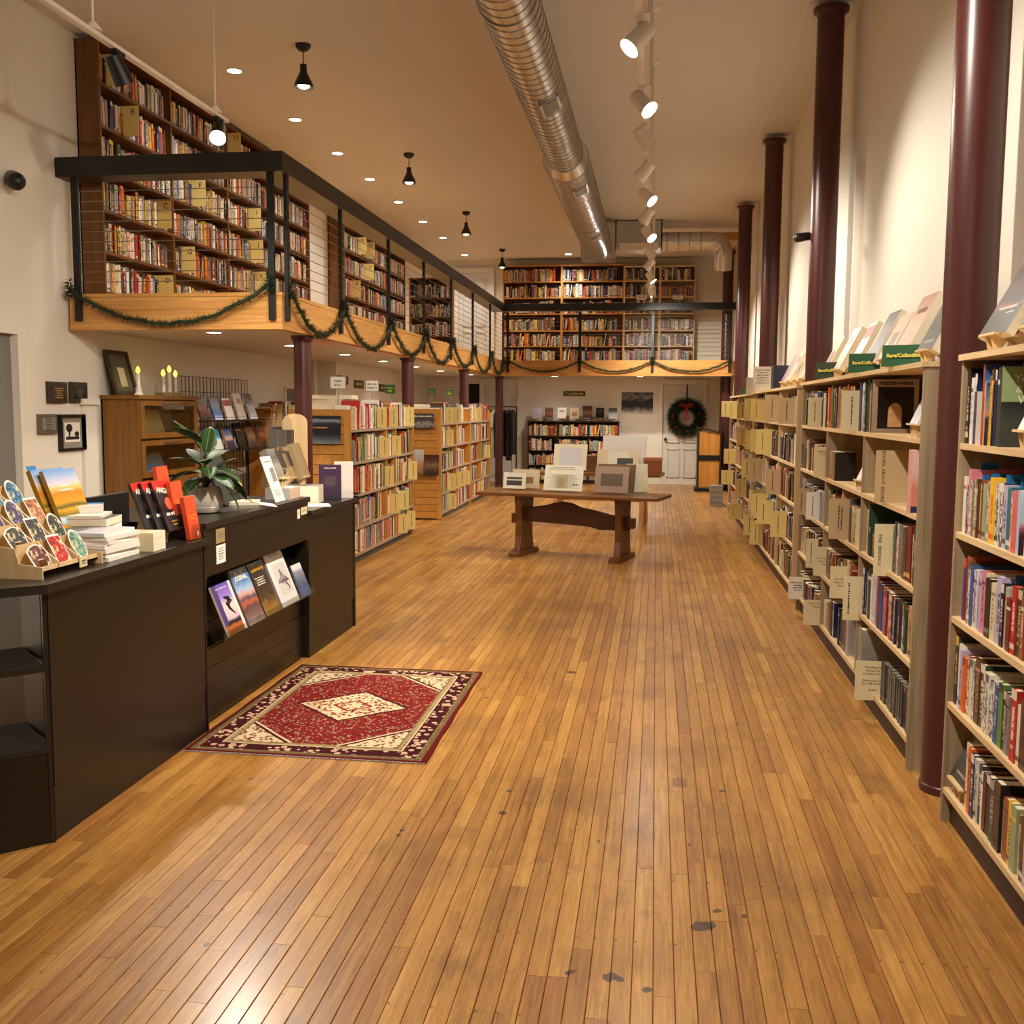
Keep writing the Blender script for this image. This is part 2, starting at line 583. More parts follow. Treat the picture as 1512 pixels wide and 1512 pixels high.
def panel_door(name, x0, x1, z0, z1, y, mat, knob=None):
    """panelled door leaf facing -y with casing"""
    d = structure(name); d.location = ((x0 + x1) / 2, y, z0)
    MB().box((x0 - .1, y - .06, z0), (x0, y, z1 + .1)).box((x1, y - .06, z0), (x1 + .1, y, z1 + .1)) \
        .box((x0, y - .06, z1), (x1, y, z1 + .1)).build('door_casing', M['trim'], d)
    MB().box((x0 + .005, y - .018, z0 + .01), (x1 - .005, y, z1 - .005)).build('door_leaf', mat, d)
    W, H = x1 - x0, z1 - z0
    for cx in (0.29, 0.71):
        for a, b in ((0.07, 0.36), (0.42, 0.76), (0.81, 0.93)):
            u0, u1 = x0 + W * (cx - .16), x0 + W * (cx + .16)
            q = MB()
            v0, v1 = z0 + H * a, z0 + H * b
            for lo, hi in (((u0, v0), (u1, v0 + .02)), ((u0, v1 - .02), (u1, v1)), ((u0, v0), (u0 + .02, v1)), ((u1 - .02, v0), (u1, v1))):
                q.box((lo[0], y - .045, lo[1]), (hi[0], y - .018, hi[1]))
            q.box((u0 + .05, y - .026, v0 + .05), (u1 - .05, y - .018, v1 - .05))
            q.build('door_panel', mat, d)
    if knob:
        MB().cyl((knob, y - .018, z0 + .92), (knob, y - .055, z0 + .92), .012).sphere((knob, y - .075, z0 + .92), .032).build('door_knob', M['black_metal'], d, smooth=True)
    return d


panel_door('door_2', 0.13, 0.92, 0, 2.03, YB, M['door_white'], 0.2)
dd = panel_door('door_3', -3.55, -2.85, 0, 2.03, YB, M['door_white'])
# dark opening beside it
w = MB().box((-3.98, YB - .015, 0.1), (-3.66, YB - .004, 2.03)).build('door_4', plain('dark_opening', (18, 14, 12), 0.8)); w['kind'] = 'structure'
panel_door('door_5', -4.1, -3.45, 2.43, 4.3, YB, M['door_white'])

# ---------------------------------------------------------------- gallery (mezzanine)
ZM, ZS = 2.43, 2.17
GX, GY, GB = -2.93, 7.85, 19.55          # inner edges: along x, front, back run
gal = structure('mezzanine')
gal.location = (-3.8, 12.0, ZS)
MB().box((XL, GY + .06, ZS + .02), (GX - .06, YB, ZM)).box((GX - .06, GB + .06, ZS + .02), (XR, YB, ZM)).build('deck', M['beam_y'], gal)
MB().box((XL, GY + .06, ZS), (GX - .06, YB, ZS + .02)).box((GX - .06, GB + .06, ZS), (XR, YB, ZS + .02)).build('soffit', M['ceil'], gal)
for a, b in ((ZS - .02, ZS + .03), (ZS + .03, ZS + .14), (ZS + .14, ZM - .02), (ZM - .02, ZM + .01)):
    k = 0.006 if a < ZS or b > ZM else 0.0
    MB().box((XL + .03, GY - k, a + .001), (GX + k, GY + .06, b - .001)).build('fascia_board', M['beam'], gal)
    MB().box((GX - .06, GY + .06, a + .001), (GX + k, GB + .06, b - .001)).build('fascia_board', M['beam_y'], gal)
    MB().box((GX, GB - k, a + .001), (XR - .06, GB + .06, b - .001)).build('fascia_board', M['beam'], gal)
MB().box((-3.12, GY + 1.0, ZS - .03), (-2.97, GB, ZS)).build('beam', M['beam_y'], gal)

# railing
RZ0, RZ1 = 3.34, 3.49
POST_Y = [7.86, 9.33, 11.05, 12.77, 14.5, 16.24, 17.96, 19.5]
rail = thing('railing', 'black railing with flat handrail, square posts and steel cables around the gallery', 'railing', (GX, 12.0, ZM))
MB().box((XL + .01, 7.75, RZ0), (-2.87, 7.98, RZ1)).build('handrail', M['black_rail'], rail)
MB().box((-3.1, 7.98, RZ0), (-2.87, 19.43, RZ1)).build('handrail', M['black_rail'], rail)
MB().box((-3.1, 19.43, RZ0 + .02), (XR - .02, 19.64, RZ1)).build('handrail', M['black_rail'], rail)
def post(x, y, dx, dy):
    MB().box((x - dx, y - dy, 2.22), (x + dx, y + dy, RZ0)).build('post', M['black_metal'], rail)
for y in POST_Y: post(-2.91, y + (0.07 if y < 8 else 0), .014, .026)
for x in (-4.63, -3.0): post(x, 7.83, .026, .014)
for x in (-2.82, -1.45, -0.09, 1.33): post(x, 19.52, .026, .014)
for k in range(10):
    z = 2.53 + k * 0.079
    MB().tube([(-4.65, 7.83, z), (-3.0, 7.83, z)], .0035, 5).build('cable', M['steel'], rail)
    MB().tube([(-2.91, 7.93, z), (-2.91, 19.5, z)], .0035, 5).build('cable', M['steel'], rail)
    MB().tube([(-2.82, 19.52, z), (1.33, 19.52, z)], .004, 5).build('cable', M['steel'], rail)
# bright bolt heads on the corner post
q = MB()
for k in range(10):
    q.sphere((-2.893, 7.93, 2.53 + k * 0.079), .006, 6, 4)
q.build('cable_bolt', M['steel'], rail)

# ---------------------------------------------------------------- iron columns
def column(x, y, r, z1, label, grp):
    c = thing('column', label, 'column', (x, y, 0), 0, grp)
    MB().cyl((x, y, 0.0), (x, y, z1 - .03), r, n=28).build('shaft', M['column'], c, smooth=True)
    MB().lathe([(r, z1 - .06), (r * 1.12, z1 - .035), (r * 1.3, z1 - .03), (r * 1.32, z1)], (x, y, 0), 28).build('capital', M['column'], c, smooth=True)
    MB().lathe([(r * 1.05, 0), (r * 1.05, .03), (r, .035)], (x, y, 0), 28).build('base', M['column'], c, smooth=True)
RC = [(1.205, 4.28, 'nearest dark red round column between the two nearest right bookcases'),
      (1.225, 8.17, 'dark red round column second from front along right wall'),
      (1.235, 11.95, 'dark red round column third from front along right wall'),
      (1.24, 15.7, 'slim looking dark red column fourth from front on right wall'),
      (1.30, 20.1, 'dark red column at far right behind gallery railing and podium')]
for x, y, l in RC: column(x, y, 0.098, 4.5, l, 'iron columns along the right wall')
for y, l in ((8.6, 'dark red column under gallery standing behind the black counter'), (12.4, 'dark red column under gallery between the two oak book units'),
             (16.15, 'dark red column rising behind the farther oak book unit'), (19.85, 'farthest dark red gallery column in front of the hanging clothes')):
    column(-3.03, y, 0.075, ZS - .02, l, 'iron columns under the gallery')
# ================================================================ books
PAL = {'white': (226, 220, 208), 'cream': (214, 198, 160), 'black': (26, 23, 22), 'charcoal': (58, 54, 52), 'grey': (128, 122, 116),
       'dark red': (112, 26, 26), 'red': (176, 40, 34), 'orange': (214, 96, 30), 'yellow': (226, 182, 48), 'tan': (178, 138, 92),
       'brown': (92, 58, 36), 'dark green': (34, 62, 46), 'green': (84, 128, 62), 'navy': (30, 38, 76), 'blue': (44, 82, 140),
       'pale blue': (150, 178, 200), 'teal': (38, 110, 120), 'purple': (84, 48, 96), 'pink': (206, 120, 140), 'lavender': (176, 168, 200),
       'olive': (122, 110, 46), 'rust': (150, 74, 40), 'magenta': (200, 40, 120), 'sage': (150, 160, 120), 'silver': (170, 168, 166)}
PLIN = {k: lin(v) for k, v in PAL.items()}
MIX = {'gallery': 'white white white cream cream black black charcoal grey dark_red red brown navy blue tan dark_green yellow orange silver',
       'dark': 'black black charcoal charcoal navy brown grey silver dark_red white dark_green cream blue',
       'units': 'white cream cream white charcoal black dark_red red blue tan brown green grey orange',
       'antique': 'brown tan dark_red dark_green olive navy cream brown rust charcoal',
       'bright': 'red pink white yellow blue green black orange teal white lavender cream purple',
       'back': 'white cream yellow orange red tan pale_blue sage cream white brown'}
MIX = {k: [w.replace('_', ' ') for w in v.split()] for k, v in MIX.items()}

m = NT('book_spines', 0.42, 0, 0.45)
a1 = m.n('Attribute'); a1.attribute_name = 'c1'
a2 = m.n('Attribute'); a2.attribute_name = 'c2'
uvn = m.n('UVMap'); uvn.uv_map = 'UVMap'
u, v, _ = m.sep(uvn.outputs[0])
sd = X(m.nt, a1.outputs['Alpha']); kd = X(m.nt, a2.outputs['Alpha'])
on = u.gt(-0.01)
band = v.between(0.08, 0.16) * sd.gt(0.55) + v.gt(0.86) * sd.lt(0.3) + v.between(0.78, 0.84) * sd.between(0.3, 0.5)
tw = m.white(m.comb((u * 3.0).floor(), (v * 46.0).floor(), sd * 91.0))
txt = u.between(0.26, 0.74) * v.between(0.30, 0.76) * tw.gt(0.42) * kd.gt(0.25)
lw = m.white(m.comb((u * 2.0).floor(), (v * 26.0).floor(), sd * 37.0 + 5.0))
auth = u.between(0.3, 0.7) * v.between(0.18, 0.27) * lw.gt(0.4) * kd.gt(0.5)
art = m.noise(m.comb(u * 1.5, v * 5.0, sd * 60.0), 2.0, 3)
c = m.mix(on * (kd.gt(0.72)) * (art - 0.42).mx(0.0).mn(0.25) * 4.0, a1.outputs['Color'], a2.outputs['Color'])
c = m.mix((on * (band.mn(1.0) + txt + auth)).mn(1.0) * 0.85, c, a2.outputs['Color'])
m.base(c)
M['book'] = m.mat
PAGE = lin((222, 210, 184))
BOOKS = []
CAMI3 = CAM_I


def lum(c): return .3 * c[0] + .6 * c[1] + .1 * c[2]


def contrast(name):
    d = lum(PLIN[name]) < 0.16
    return random.choice(('white', 'cream', 'yellow', 'silver', 'orange') if d else ('black', 'navy', 'dark red', 'brown', 'dark green'))


def spine_px(Mw, t, h):
    ps = [project(Mw @ Vector(p)) for p in ((0, 0, 0), (t, 0, 0), (t, 0, h), (0, 0, h))]
    if any(p is None for p in ps): return 0
    cx = sum(p[0] for p in ps) / 4; cy = sum(p[1] for p in ps) / 4
    if not (-5 < cx < 1525 and -5 < cy < 1520): return 0
    return abs((ps[2][0] - ps[0][0]) * (ps[3][1] - ps[1][1]) - (ps[3][0] - ps[1][0]) * (ps[2][1] - ps[0][1])) / 2


def put_book(fr, x, z, t, h, d, col, shelf, tilt=0.0, setback=0.01, col2=None, kind=None):
    Mw = fr['M'] @ Matrix.Translation((x, setback, z)) @ Matrix.Rotation(tilt, 4, 'Y')
    col2 = col2 or contrast(col)
    sp = spine_px(Mw, t, h)
    fc = spine_px(Mw @ Matrix.Rotation(PI / 2, 4, 'Z'), min(d, .05), h)
    b = dict(M=Mw, t=t, h=h, d=d, c1=PLIN[col], c2=PLIN[col2], sd=random.random(), kd=random.random(), name=col, shelf=shelf, fr=fr,
             area=sp + 0.35 * fc, kind=kind or ('hardcover' if t > 0.032 else 'book' if t > 0.018 else 'paperback'), x=x)
    fr.setdefault('shelves', {}).setdefault(shelf, []).append(b)
    BOOKS.append(b)
    return b


def fill(fr, x0, x1, z, hroom, depth, mix, shelf, tmin=.014, tmax=.042, hmin=.19, hmax=.26, gap=0.06, skip=(), full=1.0, setback=0.012, runs=True):
    """stand books side by side from x0 to x1 on a board at height z"""
    x = x0 + .004
    end = x0 + (x1 - x0) * full
    hb = random.uniform(hmin, hmax)
    while x < end - tmin:
        for s0, s1 in skip:
            if s0 - .005 <= x < s1: x = s1 + .002
        if random.random() < .22: hb = random.uniform(hmin, hmax)
        t = min(random.uniform(tmin, tmax) if random.random() < .8 else random.uniform(tmin, tmax) * 1.4, end - x)
        lim = min([s0 for s0, s1 in skip if s0 > x] + [end])
        if lim - x < tmin:
            x = lim + .001; continue
        t = min(t, lim - x)
        h = min(hroom - .008, hb * random.uniform(.93, 1.06))
        d = min(depth - setback - .005, h * random.uniform(.62, .74))
        put_book(fr, x, z, t - .0006, h, d, random.choice(MIX[mix]), shelf, setback=setback + random.uniform(0, .02))
        x += t
        if runs and random.random() < gap and x < end - .2:
            # a leaning book closes a short gap
            h = min(hroom - .02, random.uniform(hmin, hmax))
            tl = random.uniform(.1, .2)
            t = random.uniform(tmin, tmax)
            nx = x + h * math.sin(tl) + t * math.cos(tl)
            if all(nx < s0 or x > s1 for s0, s1 in skip) and nx < end:
                b = put_book(fr, x + h * 0 + .001, z + t * math.sin(tl) + .001, t, h, h * .68, random.choice(MIX[mix]), shelf, tilt=tl, setback=setback)
                x = nx + .004


def row_books(fr, x0, z, hroom, spec, shelf, depth=.24, setback=.012, rep=1, ks=1.0):
    """explicit books: (thickness mm, height mm, colour, second colour)"""
    x = x0
    for k, q in enumerate(spec * rep):
        t, h = ks * q[0] / 1000., min(q[1] / 1000., hroom - .006)
        put_book(fr, x, z, t - .0006, h, min(depth - setback - .004, h * .7), q[2], shelf, setback=setback + random.uniform(0, .012), col2=q[3] if len(q) > 3 else None)
        x += t
    return x


def bookcase(name, label, cat, loc, rz, L, H, D, zs, divs=(), side='pine', shelf='pine_h', back='pine', kick=None, top=True, ends=(True, True),
             desc='', group=None, bt=.022, rows=None, wide=None, edge=None, dtop=None):
    """open bookcase: x to the right as one faces it, y into the depth; zs = tops of the boards from the bottom up"""
    r = thing(name, label, cat, loc, rz, group)
    b = lambda q, nm, mt: q.build(nm, M[mt], r, world=False)
    z0 = 0.0
    for i, on_ in enumerate(ends):
        if on_:
            x = 0 if i == 0 else L - bt
            b(MB().box((x, 0, z0), (x + bt, D, H)), 'side_panel', side)
    for u in divs:
        w2 = bt / 2 if not wide else wide
        b(MB().box((u - w2, .002, zs[0] - bt if kick else z0), (u + w2, D - .002, dtop or H - bt)), 'divider', side)
    for z in zs:
        b(MB().box((bt if ends[0] else 0, .001, z - bt), (L - bt if ends[1] else L, D - .01, z)), 'shelf', shelf)
        if edge:
            b(MB().box((bt, -.003, z - bt), (L - bt, .001, z)), 'shelf_edge', edge)
    if top:
        b(MB().box((-.006, -.012, H - bt), (L + .006, D, H)), 'top_board', shelf)
    b(MB().box((0, D - .01, z0), (L, D, H - bt)), 'back_panel', back)
    if kick:
        b(MB().box((bt, .03, 0), (L - bt, .045, zs[0] - bt)), 'toe_kick', kick)
    Mw = Matrix.Translation(loc) @ Matrix.Rotation(rz, 4, 'Z')
    xs = [0.0] + list(divs) + [L]
    return dict(M=Mw, root=r, desc=desc, L=L, H=H, D=D, zs=list(zs), bays=[(xs[i] + bt, xs[i + 1] - bt) for i in range(len(xs) - 1)], rz=rz, bt=bt)


SHELF6 = ['bottom shelf', 'fifth shelf', 'fourth shelf', 'third shelf', 'second shelf', 'top shelf']


def shelf_names(n):
    return ['bottom shelf'] + [ordinal(n - k) + ' shelf' for k in range(1, n - 1)] + (['top shelf'] if n > 1 else [])


# ---------------------------------------------------------------- cards, stands, displayed books
def scribble(parent, w, size, lines, mat, loc, R, seed=0):
    """rows of short strokes: print too small to read, in the local x-z plane of R"""
    rg = random.Random(seed + len(parent.name) * 7 + int(w * 1e4))
    q = MB()
    for k in range(lines):
        z = ((lines - 1) / 2 - k) * size * 1.55
        L = w * (rg.uniform(.55, 1.0) if lines > 1 else 1.0)
        x = -L / 2
        while x < L / 2:
            e = min(L / 2, x + size * rg.uniform(.35, .8))
            q.add([(x, 0, z), (e, 0, z), (e, 0, z + size * rg.uniform(.55, .9)), (x, 0, z + size * .6)], [(0, 1, 2, 3)])
            x = e + size * rg.choice((.18, .18, .5))
    o = q.build('print_lines', M[mat], parent, world=False)
    o.location = loc
    o.rotation_euler = R.to_euler()
    return o


FACE = Matrix.Identity(4)
def card(fr, x, z, w, h, mat, label, text=None, size=.03, rot=0.0, out=.09, vertical=True, face=1, group='shelf cards', ink='ink', at=None, space=1.1):
    """stiff card standing on edge across a shelf, sticking out in front; face=1: print looks to +x (right)"""
    Mw = fr['M']
    loc = Mw @ Vector((x, -out, z))
    c = thing('shelf_card', label, 'card', loc, fr['rz'], group)
    MB().box((-.0012, 0, 0), (.0012, w, h)).build('card_sheet', M[mat], c, world=False)
    if isinstance(text, int):
        sx = .0022 * face
        R = Matrix.Rotation(PI / 2 * face, 4, 'Z')
        if vertical: R = R @ Matrix.Rotation(PI / 2, 4, 'Y')
        scribble(c, h * .7 if vertical else w * .8, size * (.62 if vertical else 1), text, ink, (sx, w * (at[0] if at else .3), h * (at[1] if at else .5)), R, int(abs(loc.y) * 100))
    elif text:
        sx = .0022 * face
        if vertical:
            o = letter(text, size, M[ink], c, (sx, w * (at[0] if at else .3), h * (at[1] if at else .5)), (0, 0, 0))
            R = Matrix.Rotation(PI / 2 * face, 4, 'Z') @ Matrix.Rotation(PI / 2, 4, 'X') @ Matrix.Rotation(-PI / 2, 4, 'Z')
            o.rotation_euler = R.to_euler()
        else:
            R = Matrix.Rotation(PI / 2 * face, 4, 'Z') @ Matrix.Rotation(PI / 2, 4, 'X')
            o = letter(text, size, M[ink], c, (sx, w * (at[0] if at else .5), h * (at[1] if at else .6)), (0, 0, 0), space=space)
            o.rotation_euler = R.to_euler()
    return c


def slab(w, h, t, mats, name='book'):
    """closed book lying against y=0 face: printed front at y=0 with UVs, page edges on top, right and bottom"""
    me = bpy.data.meshes.new(name)
    x0, x1 = -w / 2, w / 2
    e = .0015
    vs = [(x0, 0, 0), (x1, 0, 0), (x1, 0, h), (x0, 0, h), (x0, t, 0), (x1, t, 0), (x1, t, h), (x0, t, h)]
    fs = [(0, 1, 2, 3), (5, 4, 7, 6), (4, 0, 3, 7), (1, 5, 6, 2), (3, 2, 6, 7), (4, 5, 1, 0)]
    me.from_pydata(vs, [], fs)
    for q in mats: me.materials.append(q)
    me.polygons.foreach_set('material_index', [0, 0, 0, 1, 1, 1] if len(mats) > 1 else [0] * 6)
    uv = me.uv_layers.new(name='UVMap')
    co = [(0, 0), (1, 0), (1, 1), (0, 1)] + [(.5, .5)] * 20
    uv.data.foreach_set('uv', [k for p in co for k in p])
    return me


def place_slab(name, label, cat, Mw, w, h, t, mats, group=None):
    o = link(name, slab(w, h, t, mats, name))
    o.matrix_world = Mw
    return tag(o, label, cat, group)


def stand(fr, x, z, label, y=.06, w=.11, lean=.42, group='wooden book stands'):
    """small plywood easel: sloping back board, ledge plate and two ribs"""
    Mw = fr['M']
    s = thing('book_stand', label, 'book stand', Mw @ Vector((x, y, z)), fr['rz'], group)
    MB().box((-w * .65, -.075, .045), (w * .65, .005, .053), Matrix.Rotation(-.12, 4, 'X')).build('ledge', M['ply'], s, world=False)
    MB().box((-w * .3, 0, .03), (w * .3, .006, .2), Matrix.Translation((0, .0, .02)) @ Matrix.Rotation(-lean, 4, 'X')).build('back_board', M['ply'], s, world=False)
    for k in (-1, 1):
        MB().prism([(-.05, .0), (-.03, .0), (.0, .045), (.06, .0), (.085, .0), (.055, .12), (.03, .12), (-.06, .05)], k * w * .22 - .003, k * w * .22 + .003, 'x') \
            .build('rib', M['ply'], s, world=False)
    return s


def display(fr, x, z, w, h, t, mats, label, cat='book', y=.05, lean=.42, lift=.05, group=None, stand_label=None, name='display_book'):
    if stand_label: stand(fr, x, z, stand_label, y, min(.13, w * .6), lean)
    Mw = fr['M'] @ Matrix.Translation((x, y - .052, z + lift + .006)) @ Matrix.Rotation(-lean, 4, 'X')
    return place_slab(name, label, cat, Mw, w, h, t, mats, group)


COV = {}
def cov(name, *a, **k):
    COV[name] = cover('cover_' + name, *a, **k)
    return COV[name]
cov('grey', [(0, (90, 88, 84)), (.5, (122, 118, 110)), (1, (150, 146, 138))], .3, blocks=[(.15, .2, .85, .3, (60, 58, 54))])
cov('pinkmap', [(0, (200, 150, 120)), (.5, (222, 188, 170)), (1, (190, 140, 120))], .35, 6, blocks=[(.2, .7, .8, .78, (120, 60, 50))])
cov('night', [(0, (34, 32, 30)), (.3, (36, 34, 34)), (.34, (130, 70, 40)), (.38, (30, 28, 30)), (.6, (74, 48, 46)), (.75, (36, 28, 30)), (.85, (150, 74, 34)), (.95, (34, 26, 60))], .1, 5,
    blocks=[(.2, .3, .8, .325, (200, 180, 160)), (.55, .24, .8, .255, (190, 180, 170))])
cov('slate', [(0, (60, 60, 60)), (.45, (84, 82, 78)), (.6, (120, 112, 100)), (1, (48, 46, 45))], .4, 4, blocks=[(.2, .12, .8, .16, (150, 140, 124))])
cov('pale', [(0, (208, 200, 186)), (1, (226, 220, 208))], .3, 5, blocks=[(.2, .6, .8, .8, (150, 130, 110))])
cov('redstripe', [(0, (214, 204, 190)), (.62, (222, 214, 200)), (.66, (140, 30, 30)), (.9, (150, 34, 32)), (.94, (216, 208, 196))], .02, 3)
cov('darkphoto', [(0, (40, 36, 36)), (.4, (70, 62, 60)), (.7, (120, 110, 108)), (1, (54, 48, 50))], .4, 4)
cov('lilac', [(0, (150, 130, 160)), (1, (190, 176, 196))], .2, 4)
cov('navy', [(0, (24, 26, 48)), (1, (34, 36, 66))], .1, 3)
cov('wings', [(0, (150, 128, 108)), (1, (170, 150, 130))], .1, 5, blocks=[(.12, .08, .9, .86, (16, 13, 12))])
cov('pinkbook', [(0, (34, 40, 84)), (.1, (34, 40, 84)), (.115, (206, 130, 110)), (.4, (212, 128, 112)), (.6, (222, 180, 172)), (1, (226, 186, 182))], .02, 4)
cov('yellowstone', [(0, (58, 62, 56)), (.3, (70, 76, 66)), (.56, (40, 44, 44)), (.57, (150, 172, 120)), (1, (150, 172, 120))], .015, 4)
cov('sunset', [(0, (36, 36, 50)), (.42, (52, 54, 84)), (.5, (200, 150, 110)), (.62, (140, 150, 170)), (1, (34, 70, 140))], .06, 3)
cov('canyon', [(0, (170, 60, 20)), (.35, (206, 96, 40)), (.55, (120, 60, 50)), (.62, (220, 190, 130)), (.72, (190, 180, 150)), (.8, (60, 110, 180)), (1, (50, 84, 170))], .08, 5)
cov('framed', [(0, (226, 216, 200)), (1, (230, 222, 206))], .05, 4, blocks=[(.3, .1, .9, .9, (170, 140, 100)), (.34, .13, .9, .87, (226, 214, 196)), (.42, .17, .9, .83, (64, 60, 92)), (.42, .5, .9, .6, (150, 140, 160))])
cov('black', [(0, (20, 18, 18)), (1, (32, 29, 28))], .2, 4, blocks=[(.15, .7, .85, .74, (150, 140, 120))])
cov('cityblue', [(0, (40, 30, 34)), (.3, (60, 40, 60)), (.42, (170, 90, 120)), (.5, (190, 200, 214)), (.8, (170, 204, 226)), (1, (210, 220, 228))], .08, 5)
cov('photo_gallery', [(0, (30, 20, 22)), (.3, (90, 40, 30)), (.5, (150, 80, 60)), (.7, (50, 30, 34)), (1, (110, 80, 60))], .5, 6)
cov('beige', [(0, (190, 170, 140)), (1, (206, 190, 160))], .2, 4, blocks=[(.2, .25, .8, .6, (140, 110, 80))])
cov('snow', [(0, (226, 226, 230)), (.5, (190, 196, 206)), (.7, (84, 80, 84)), (1, (70, 68, 70))], .35, 5)
cov('wave', [(0, (190, 200, 220)), (.3, (60, 110, 190)), (.6, (120, 130, 140)), (1, (70, 74, 80))], .2, 5)
# ================================================================ right-hand bookcases
RZ5 = [.135, .465, .79, 1.105, 1.43]
N5 = ['bottom shelf', 'fourth shelf', 'third shelf', 'second shelf', 'top shelf']
FX = 1.10
NEAR = bookcase('bookcase', 'nearest tall weathered pine bookcase at right edge packed with bright books', 'bookcase', (FX, 3.96, 0), -PI / 2, 1.55, 1.75, .3, RZ5,
                side='grey_oak', shelf='pine_h', back='grey_oak', kick='kick', desc='nearest right bookcase', group='pine bookcases on the right')
CB = bookcase('bookcase', 'long pine bookcase of collectible books between first two red columns', 'bookcase', (FX, 8.08, 0), -PI / 2, 3.59, 1.75, .3, RZ5,
              divs=(1.18, 2.38), side='grey_oak', shelf='pine_h', back='pine', kick='kick', dtop=1.42, desc='collectible bookcase', group='pine bookcases on the right')
CC = bookcase('bookcase', 'third pine bookcase along right wall with many buff section cards', 'bookcase', (FX, 12.05, 0), -PI / 2, 3.7, 1.74, .3, RZ5,
              divs=(1.24, 2.5), side='pine', shelf='pine_h', back='pine', kick='kick', desc='third right bookcase', group='pine bookcases on the right')
CD = bookcase('bookcase', 'farthest pine bookcase on right wall ending beside the podium', 'bookcase', (FX, 15.75, 0), -PI / 2, 3.68, 1.73, .3, RZ5,
              divs=(1.3, 2.55), side='pine', shelf='pine_h', back='pine', kick='kick', desc='farthest right bookcase', group='pine bookcases on the right')


def side_cover(fr, x, z, w, h, t, mats, label, y=.02, name='book', group=None):
    """book on its shelf whose front board faces right along the shelf"""
    Mw = fr['M'] @ Matrix.Translation((x, y + w / 2, z)) @ Matrix.Rotation(PI / 2, 4, 'Z')
    return place_slab(name, label, 'book', Mw, w, h, t, mats, group)


pg = M['pages']
# nearest case, shelf by shelf from the top, left to right
x = row_books(NEAR, .03, 1.43, .29, [(34, 268, 'black', 'cream'), (22, 235, 'white', 'navy'), (26, 250, 'navy', 'white')], N5[4])
side_cover(NEAR, .165, 1.43, .18, .185, .03, [COV['framed'], pg], 'cream book with framed purple picture on cover, nearest case top shelf', .01)
side_cover(NEAR, .235, 1.43, .22, .275, .02, [COV['canyon'], pg], 'tall orange canyon photograph book on top shelf of nearest case', .012)
side_cover(NEAR, .275, 1.43, .2, .212, .016, [COV['sunset'], pg], 'blue sunset photograph book on top shelf of nearest case', .006)
x = row_books(NEAR, .28, 1.43, .29, [(14, 236, 'yellow', 'brown'), (16, 255, 'yellow', 'black'), (14, 262, 'black', 'orange'), (18, 255, 'navy', 'white'), (20, 240, 'sage', 'white'), (18, 262, 'charcoal', 'white')], N5[4])
x += .014
o = side_cover(NEAR, x + .02, 1.43, .21, .262, .022, [COV['yellowstone'], pg], 'guidebook with pale green title panel on top shelf of nearest case', .012)
letter('Wa\nYellow\n& Gra\nWild', .034, M['ink_w'], o, (-.02, -.0012, .205), (PI / 2, 0, 0), .0004)
stand(NEAR, x + .22, 1.43, 'small birch stand on top shelf of nearest right bookcase', .07, .08)
display(NEAR, x + .22, 1.43, .12, .15, .002, [M['paper']], 'white notice card on birch stand in nearest bookcase', 'card', .07, name='notice_card')
fill(NEAR, x + .31, 1.53, 1.43, .29, .28, 'bright', N5[4])
row_books(NEAR, .03, 1.105, .29, [(22, 205, 'white', 'red'), (14, 150, 'green', 'white'), (10, 206, 'black', 'white'), (20, 235, 'pink', 'red'), (20, 198, 'grey', 'white'), (12, 200, 'white', 'black'),
    (26, 205, 'brown', 'cream'), (12, 190, 'cream', 'black'), (24, 205, 'rust', 'brown'), (20, 195, 'sage', 'dark green'), (14, 205, 'white', 'black'), (16, 200, 'dark red', 'white'), (34, 222, 'yellow', 'orange'),
    (22, 205, 'white', 'black'), (24, 210, 'charcoal', 'white'), (24, 205, 'lavender', 'charcoal'), (26, 200, 'teal', 'white'), (18, 190, 'red', 'white'), (26, 195, 'pink', 'orange')], N5[3], ks=1.5)
o = side_cover(NEAR, .645, 1.105, .18, .2, .024, [COV['cityblue'], pg], 'pale blue city guide with large dark lettering on second shelf', .012)
letter('C\nan', .085, plain('maroon_ink', (84, 24, 30), .5), o, (-.03, -.0012, .118), (PI / 2, 0, 0), .002)
fill(NEAR, .67, 1.53, 1.105, .29, .28, 'bright', N5[3])
row_books(NEAR, .075, .79, .29, [(20, 225, 'purple', 'orange'), (28, 238, 'rust', 'purple'), (24, 222, 'brown', 'white'), (20, 215, 'blue', 'white'), (22, 205, 'white', 'purple'), (24, 205, 'purple', 'lavender'), (14, 205, 'lavender', 'purple'),
    (22, 215, 'pink', 'dark red'), (14, 212, 'cream', 'black'), (34, 200, 'black', 'grey'), (30, 192, 'cream', 'grey'), (34, 222, 'lavender', 'charcoal'), (20, 205, 'black', 'white'), (22, 200, 'silver', 'orange'),
    (24, 170, 'dark red', 'white'), (26, 215, 'red', 'white'), (26, 210, 'dark green', 'cream'), (20, 195, 'rust', 'cream')], N5[2], ks=1.5)
fill(NEAR, .72, 1.53, .79, .29, .28, 'bright', N5[2])
row_books(NEAR, .03, .465, .3, [(26, 255, 'charcoal', 'yellow'), (30, 232, 'white', 'grey'), (20, 220, 'lavender', 'navy'), (24, 200, 'orange', 'brown'), (26, 215, 'dark red', 'white'), (24, 210, 'cream', 'brown'), (20, 205, 'teal', 'white'),
    (34, 235, 'brown', 'tan'), (36, 222, 'dark green', 'white'), (20, 205, 'cream', 'brown'), (22, 205, 'white', 'navy'), (26, 190, 'navy', 'white'), (22, 200, 'white', 'black'), (24, 190, 'blue', 'lavender'), (30, 210, 'green', 'black'), (22, 195, 'black', 'cream'),
    (24, 190, 'grey', 'navy'), (20, 180, 'white', 'black'), (34, 228, 'red', 'white'), (20, 190, 'white', 'dark red'), (40, 215, 'brown', 'black')], N5[1], ks=1.4)
